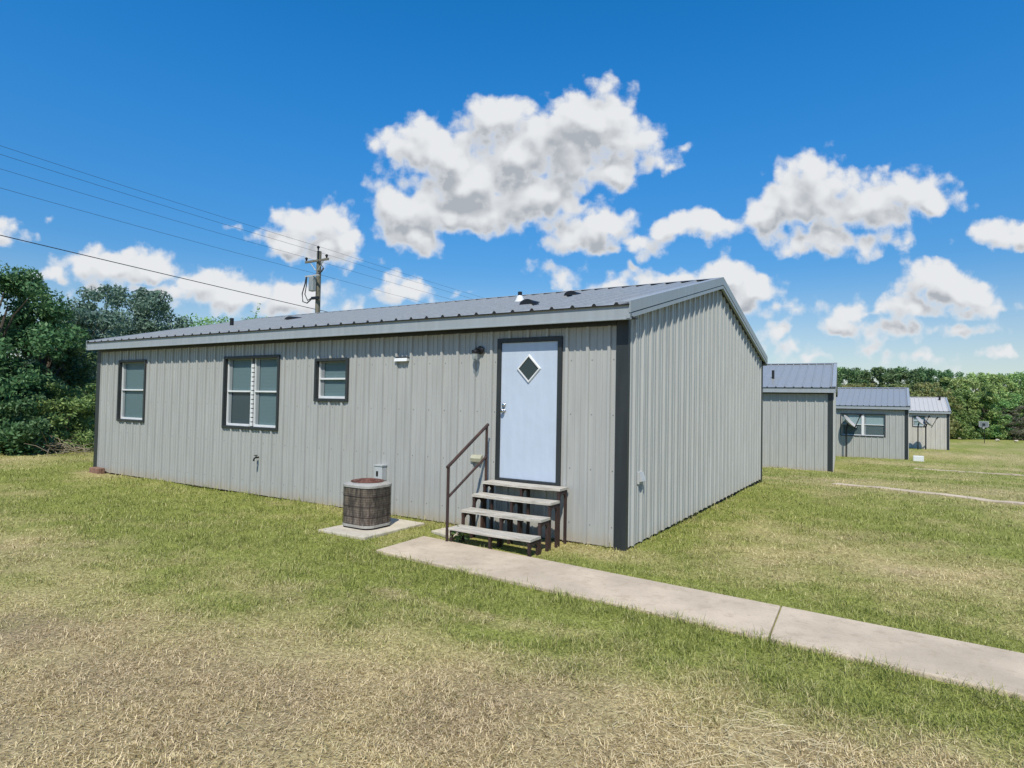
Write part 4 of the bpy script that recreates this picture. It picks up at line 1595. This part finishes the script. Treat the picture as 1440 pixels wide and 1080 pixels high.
make_tree('shrub', place(-50, 19.0), 'low green shrub at the far left picture edge', 16, 2.0, 1.5, 1.0, 'leaf_mid', 0.06, 8000, base=0.02, nclump=40, clump=0.24, trunk_r=0.05, cat='shrub', parts=('stem', 'foliage'))

# dead brush heap under the left trees
rng = np.random.default_rng(21)
bh = MB()
bx_, by_, bz_ = place(88, 19.4)
for i in range(90):
    a = rng.uniform(0, 2 * math.pi)
    x, y = rng.normal() * 0.75, rng.normal() * 0.35
    ln = rng.uniform(0.3, 1.0)
    z = rng.uniform(0.02, 0.35)
    d = Vector((math.cos(a), math.sin(a), rng.uniform(-0.1, 0.75))).normalized() * ln
    p0 = Vector((x, y, z))
    bh.tube([p0, p0 + d * 0.5 + Vector((0, 0, 0.05)), p0 + d], [0.012, 0.009, 0.004], 4)
o = bh.build('brush_pile', M['twig'])
o.location = (bx_, by_, bz_)
tag(o, 'heap of dead brown brushwood under the left trees', 'brush pile')

# far row on the right: a few kinds, each tree its own crown and trunk
def copy_tree(src, loc, rz, sc_, label, group):
    r = src.copy()
    COL.objects.link(r)
    r.location = loc
    r.rotation_euler = (0, 0, rz)
    r.scale = sc_
    r['label'] = label
    r['group'] = group
    for ch in src.children:
        c = ch.copy()
        COL.objects.link(c)
        c.parent = r
    return r


GRP = 'trees along the far edge of the lawn'
LB = {'d': 'dark green tree in the far row behind the rear huts', 'o': 'olive green tree in the far row right of the huts',
      'm': 'mid green tree in the far row of trees', 'r': 'brownish green tree low in the far row behind the huts', 'p': 'pale greyish tree low in the far row at the right'}
protos = {}
far = [  # kind, photo column, depth, height, spread
    ('d', 1178, 92, 10.2, 1.0), ('d', 1215, 96, 10.6, 1.0), ('d', 1252, 99, 10.9, 1.05), ('d', 1288, 100, 11.3, 1.0), ('d', 1322, 103, 11.2, 1.0), ('m', 1150, 95, 10.3, 1.0),
    ('r', 1205, 84, 7.4, 1.0), ('r', 1262, 88, 7.6, 1.0), ('r', 1300, 90, 8.2, 0.9), ('r', 1232, 80, 6.4, 0.9),
    ('o', 1345, 99, 9.7, 1.0), ('o', 1372, 103, 10.8, 1.0), ('o', 1402, 104, 10.6, 1.0), ('o', 1438, 106, 11.4, 1.1), ('o', 1472, 108, 11.8, 1.1), ('m', 1500, 108, 11.5, 1.1),
    ('m', 1330, 94, 7.6, 0.9), ('m', 1360, 97, 7.6, 0.9), ('m', 1388, 99, 7.2, 0.9), ('m', 1418, 100, 7.4, 0.9), ('m', 1450, 101, 8.0, 1.0),
    ('p', 1425, 97, 5.4, 0.9), ('p', 1448, 98, 6.0, 0.9), ('d', 1530, 108, 10.5, 1.0), ('d', 1110, 98, 10.5, 1.0), ('d', 1085, 99, 10.4, 1.0),
    ('m', 1300, 95, 6.0, 0.9), ('m', 1270, 93, 6.5, 0.9), ('d', 1234, 101, 10.7, 1.0), ('d', 1270, 104, 11.3, 1.0), ('d', 1306, 106, 11.4, 1.0), ('d', 1197, 99, 10.6, 1.0), ('o', 1357, 108, 10.4, 1.0), ('o', 1388, 109, 10.9, 1.0), ('m', 1420, 111, 11.4, 1.0), ('m', 1455, 112, 11.8, 1.0),
]
spec = {'d': ('leaf_far', 0.17), 'o': ('leaf_olive', 0.17), 'm': ('leaf_mid', 0.17), 'r': ('leaf_rusty', 0.16), 'p': ('leaf_pale', 0.13)}
rr = random.Random(9)
for (kd, px_, Z, h, sp) in far:
    loc = place(px_, Z)
    if kd not in protos:
        t_ = make_tree('leafy_tree', loc, LB[kd], 100 + ord(kd), 10.0, 4.3, 4.0, spec[kd][0], spec[kd][1], 13000, base=0.03, group=GRP, nclump=110, clump=0.10)
        protos[kd] = t_
        t_.scale = (sp, sp, h / 10)
    else:
        copy_tree(protos[kd], loc, rr.uniform(0, 6.28), (sp * rr.uniform(0.9, 1.1), sp, h / 10), LB[kd], GRP)
# undergrowth at the foot of that row
n_ = 0
for px_ in range(1190, 1530, 17):
    loc = place(px_ + rr.uniform(-5, 5), 93 + (px_ - 1190) * 0.024 + rr.uniform(-1, 1))
    lab = 'dense green bush at the foot of the far tree row'
    if n_ == 0:
        bush = make_tree('bush', loc, lab, 77, 3.0, 2.0, 1.4, 'leaf_dark', 0.13, 3500, base=0.0, group='bushes at the foot of the far trees', nclump=40, clump=0.2, trunk_r=0.05, cat='bush', parts=('stem', 'foliage'))
    else:
        copy_tree(bush, loc, rr.uniform(0, 6.28), (rr.uniform(0.9, 1.3), 1, rr.uniform(0.8, 1.35)), lab, 'bushes at the foot of the far trees')
    n_ += 1

# weed by the steps
make_tree('weed', (-1.93, -0.95, 0.02), 'small green weed under the lowest step', 31, 0.17, 0.14, 0.10, 'leaf_mid', 0.022, 260, base=0.05, nclump=14, clump=0.28, trunk_r=0.006, cat='weed', parts=('stem', 'foliage'))


# ------------------------------------------------------------------ grass blades
def make_grass():
    rng = np.random.default_rng(1)
    K = 940000
    r = 2.0 * np.exp(rng.random(K) ** 1.0 * math.log(60 / 2.0))
    th0 = math.atan2(AF[1], AF[0])
    th = th0 + rng.uniform(-0.86, 0.86, K)
    x = CAM[0] + r * np.cos(th)
    y = CAM[1] + r * np.sin(th)
    keep = np.ones(K, bool)
    ragged = np.clip(fbm(x * 4.5, y * 4.5, 60) - 0.45, 0, 1) * 0.16
    def inpoly(P, grow=0.0):
        c = np.mean(P, axis=0)
        ins = np.ones(len(x), bool)
        n = len(P)
        area = sum(P[i][0] * P[(i + 1) % n][1] - P[(i + 1) % n][0] * P[i][1] for i in range(n))
        sg = 1 if area > 0 else -1
        for i in range(n):
            ax, ay = P[i]
            bx, by = P[(i + 1) % n]
            ln = math.hypot(bx - ax, by - ay)
            dist = sg * ((bx - ax) * (y - ay) - (by - ay) * (x - ax)) / ln
            ins &= dist > -grow + ragged
        return ins
    for P, gw in ((WALK, -0.015), (PAD, -0.01)):
        keep &= ~inpoly(P, gw)
    for (p, q), w in ((FW1, 0.34), (FW2, 0.30)):
        keep &= seg_d(x, y, p[0], p[1], q[0], q[1]) > w / 2 - 0.02
    for (hx0, hy0) in ((0, 0), (0.96, 17.95), (3.53, 34.4), (6.57, 52.8)):
        keep &= ~((x > hx0 - L - 0.02) & (x < hx0 + 0.02) & (y > hy0 - 0.02) & (y < hy0 + Wd))
    # thin, shaded ground below the steps
    st = (x > -2.1) & (x < -0.75) & (y > -1.0) & (y < 0)
    keep &= ~(st & (rng.random(K) < 0.8))
    # thin places in the turf
    keep &= rng.random(K) < np.clip(0.30 + 2.6 * (fbm(x * 2.2 + 5, y * 2.2 + 8, 93, 4) - 0.27), 0.25, 1)
    x, y, r = x[keep], y[keep], r[keep]
    n = len(x)
    dry = dryness(x, y)
    rnd = rng.beta(0.65, 0.65, n)
    brown = brownness(x, y) * rng.uniform(0.5, 1.3, n)
    # each blade is either green or straw, by the map
    isdry = np.clip(dry + rng.normal(size=n) * 0.24 + (fbm(x * 5 + 1, y * 5 + 2, 92, 3) - 0.5) * 0.7, 0, 1)
    lush = 1 - np.clip(dry, 0, 1)
    big = np.maximum(1.0, (r / 5.5) ** 0.75)
    dw = seg_d(x, y, -2.4, -1.95, 9.0, -2.77)
    edge = np.exp(-(dw / 0.30) ** 2) * (y < -1.9)
    tuft = fbm(x * 7 + 3, y * 7 + 9, 91, 3)
    Ln = (0.030 + 0.032 * rng.random(n)) * (0.75 + 0.45 * lush + 0.75 * edge) * np.clip(big * 0.8, 1, 1.2) * np.clip(0.15 + 1.65 * tuft, 0.35, 1.7)
    long_ = (rng.random(n) < 0.02 + 0.12 * (isdry > 0.65))
    Ln = np.where(long_, Ln * rng.uniform(1.4, 2.6, n), Ln)
    wall = np.exp(-(np.minimum(seg_d(x, y, -L, -0.03, 0, -0.03), seg_d(x, y, 0.03, 0, 0.03, Wd)) / 0.09) ** 2)
    Ln = Ln * (1 + 1.1 * wall * (fbm(x * 4, y * 4, 44, 3) > 0.5))
    Wt = np.where(long_, 0.0024, 0.0027 + 0.0020 * rng.random(n)) * big
    az = rng.uniform(0, 2 * math.pi, n)
    lean = np.clip(rng.normal(0.75, 0.35, n) + 0.42 * isdry + 0.5 * long_, 0.05, 1.55)
    bend = rng.uniform(0.1, 0.7, n)
    dirx, diry = np.cos(az), np.sin(az)
    sx, sy = -diry, dirx
    z0 = gz(x, y) + (fbm(x * 1.3, y * 1.3, 5) - 0.5) * 0.035 * np.clip(np.hypot(x - 3, y + 7) / 6, 0.3, 3) - 0.004
    z0 = z0 + rng.random(n) * 0.012 * (isdry > 0.5)
    l1 = Ln * 0.55
    h1, v1 = l1 * np.sin(lean), l1 * np.cos(lean)
    le2 = np.clip(lean + bend, 0, 1.75)
    h2, v2 = h1 + Ln * 0.45 * np.sin(le2), v1 + Ln * 0.45 * np.cos(le2)
    tw = rng.uniform(-0.5, 0.5, n)
    V = np.empty((n, 5, 3), np.float32)
    def pt(h, v, w):
        return np.stack([x + dirx * h + sx * w, y + diry * h + sy * w, z0 + np.maximum(v, 0.002) + np.abs(w) * tw], -1)
    V[:, 0] = pt(0, 0, -Wt / 2)
    V[:, 1] = pt(0, 0, Wt / 2)
    V[:, 2] = pt(h1, v1, Wt * 0.42)
    V[:, 3] = pt(h1, v1, -Wt * 0.42)
    V[:, 4] = pt(h2, v2, 0)
    base = (np.arange(n) * 5)[:, None]
    tri = np.concatenate([base + np.array([[0, 1, 2]]), base + np.array([[0, 2, 3]]), base + np.array([[3, 2, 4]])], 1).reshape(-1, 3)
    rep = lambda a: np.repeat(a, 5)
    o = np_mesh('grass', V.reshape(-1, 3), tri, M['grass'], attrs={'dry': rep(isdry), 'brown': rep(np.clip(brown, 0, 1)), 'rnd': rep(rnd)})
    return tag(o, 'short mown grass, part green and part dead straw, covering the lawn', 'grass', kind='stuff')


make_grass()

# loose straw lying at the lower right
rng = np.random.default_rng(77)
sw = MB()
for i in range(170):
    x, y = 2.40 + rng.normal() * 0.42, -4.0 + rng.normal() * 0.22
    a = rng.normal(-0.5, 1.1)
    ln = rng.uniform(0.05, 0.17)
    z = float(gz(x, y)) + rng.uniform(0.008, 0.035)
    p0 = Vector((x, y, z))
    d = Vector((math.cos(a), math.sin(a), rng.uniform(-0.06, 0.06))) * ln
    sw.tube([p0, p0 + d * 0.5 + Vector((rng.normal() * 0.02, rng.normal() * 0.02, 0.006)), p0 + d], [0.0015, 0.0013, 0.0007], 4)
_mt = painted('straw', (0.66, 0.57, 0.36), 0.8, 0.15, dirt_amt=0.1)
tag(sw.build('straw', _mt), 'scatter of long pale straw lying on the lawn at lower right', 'straw', kind='stuff')
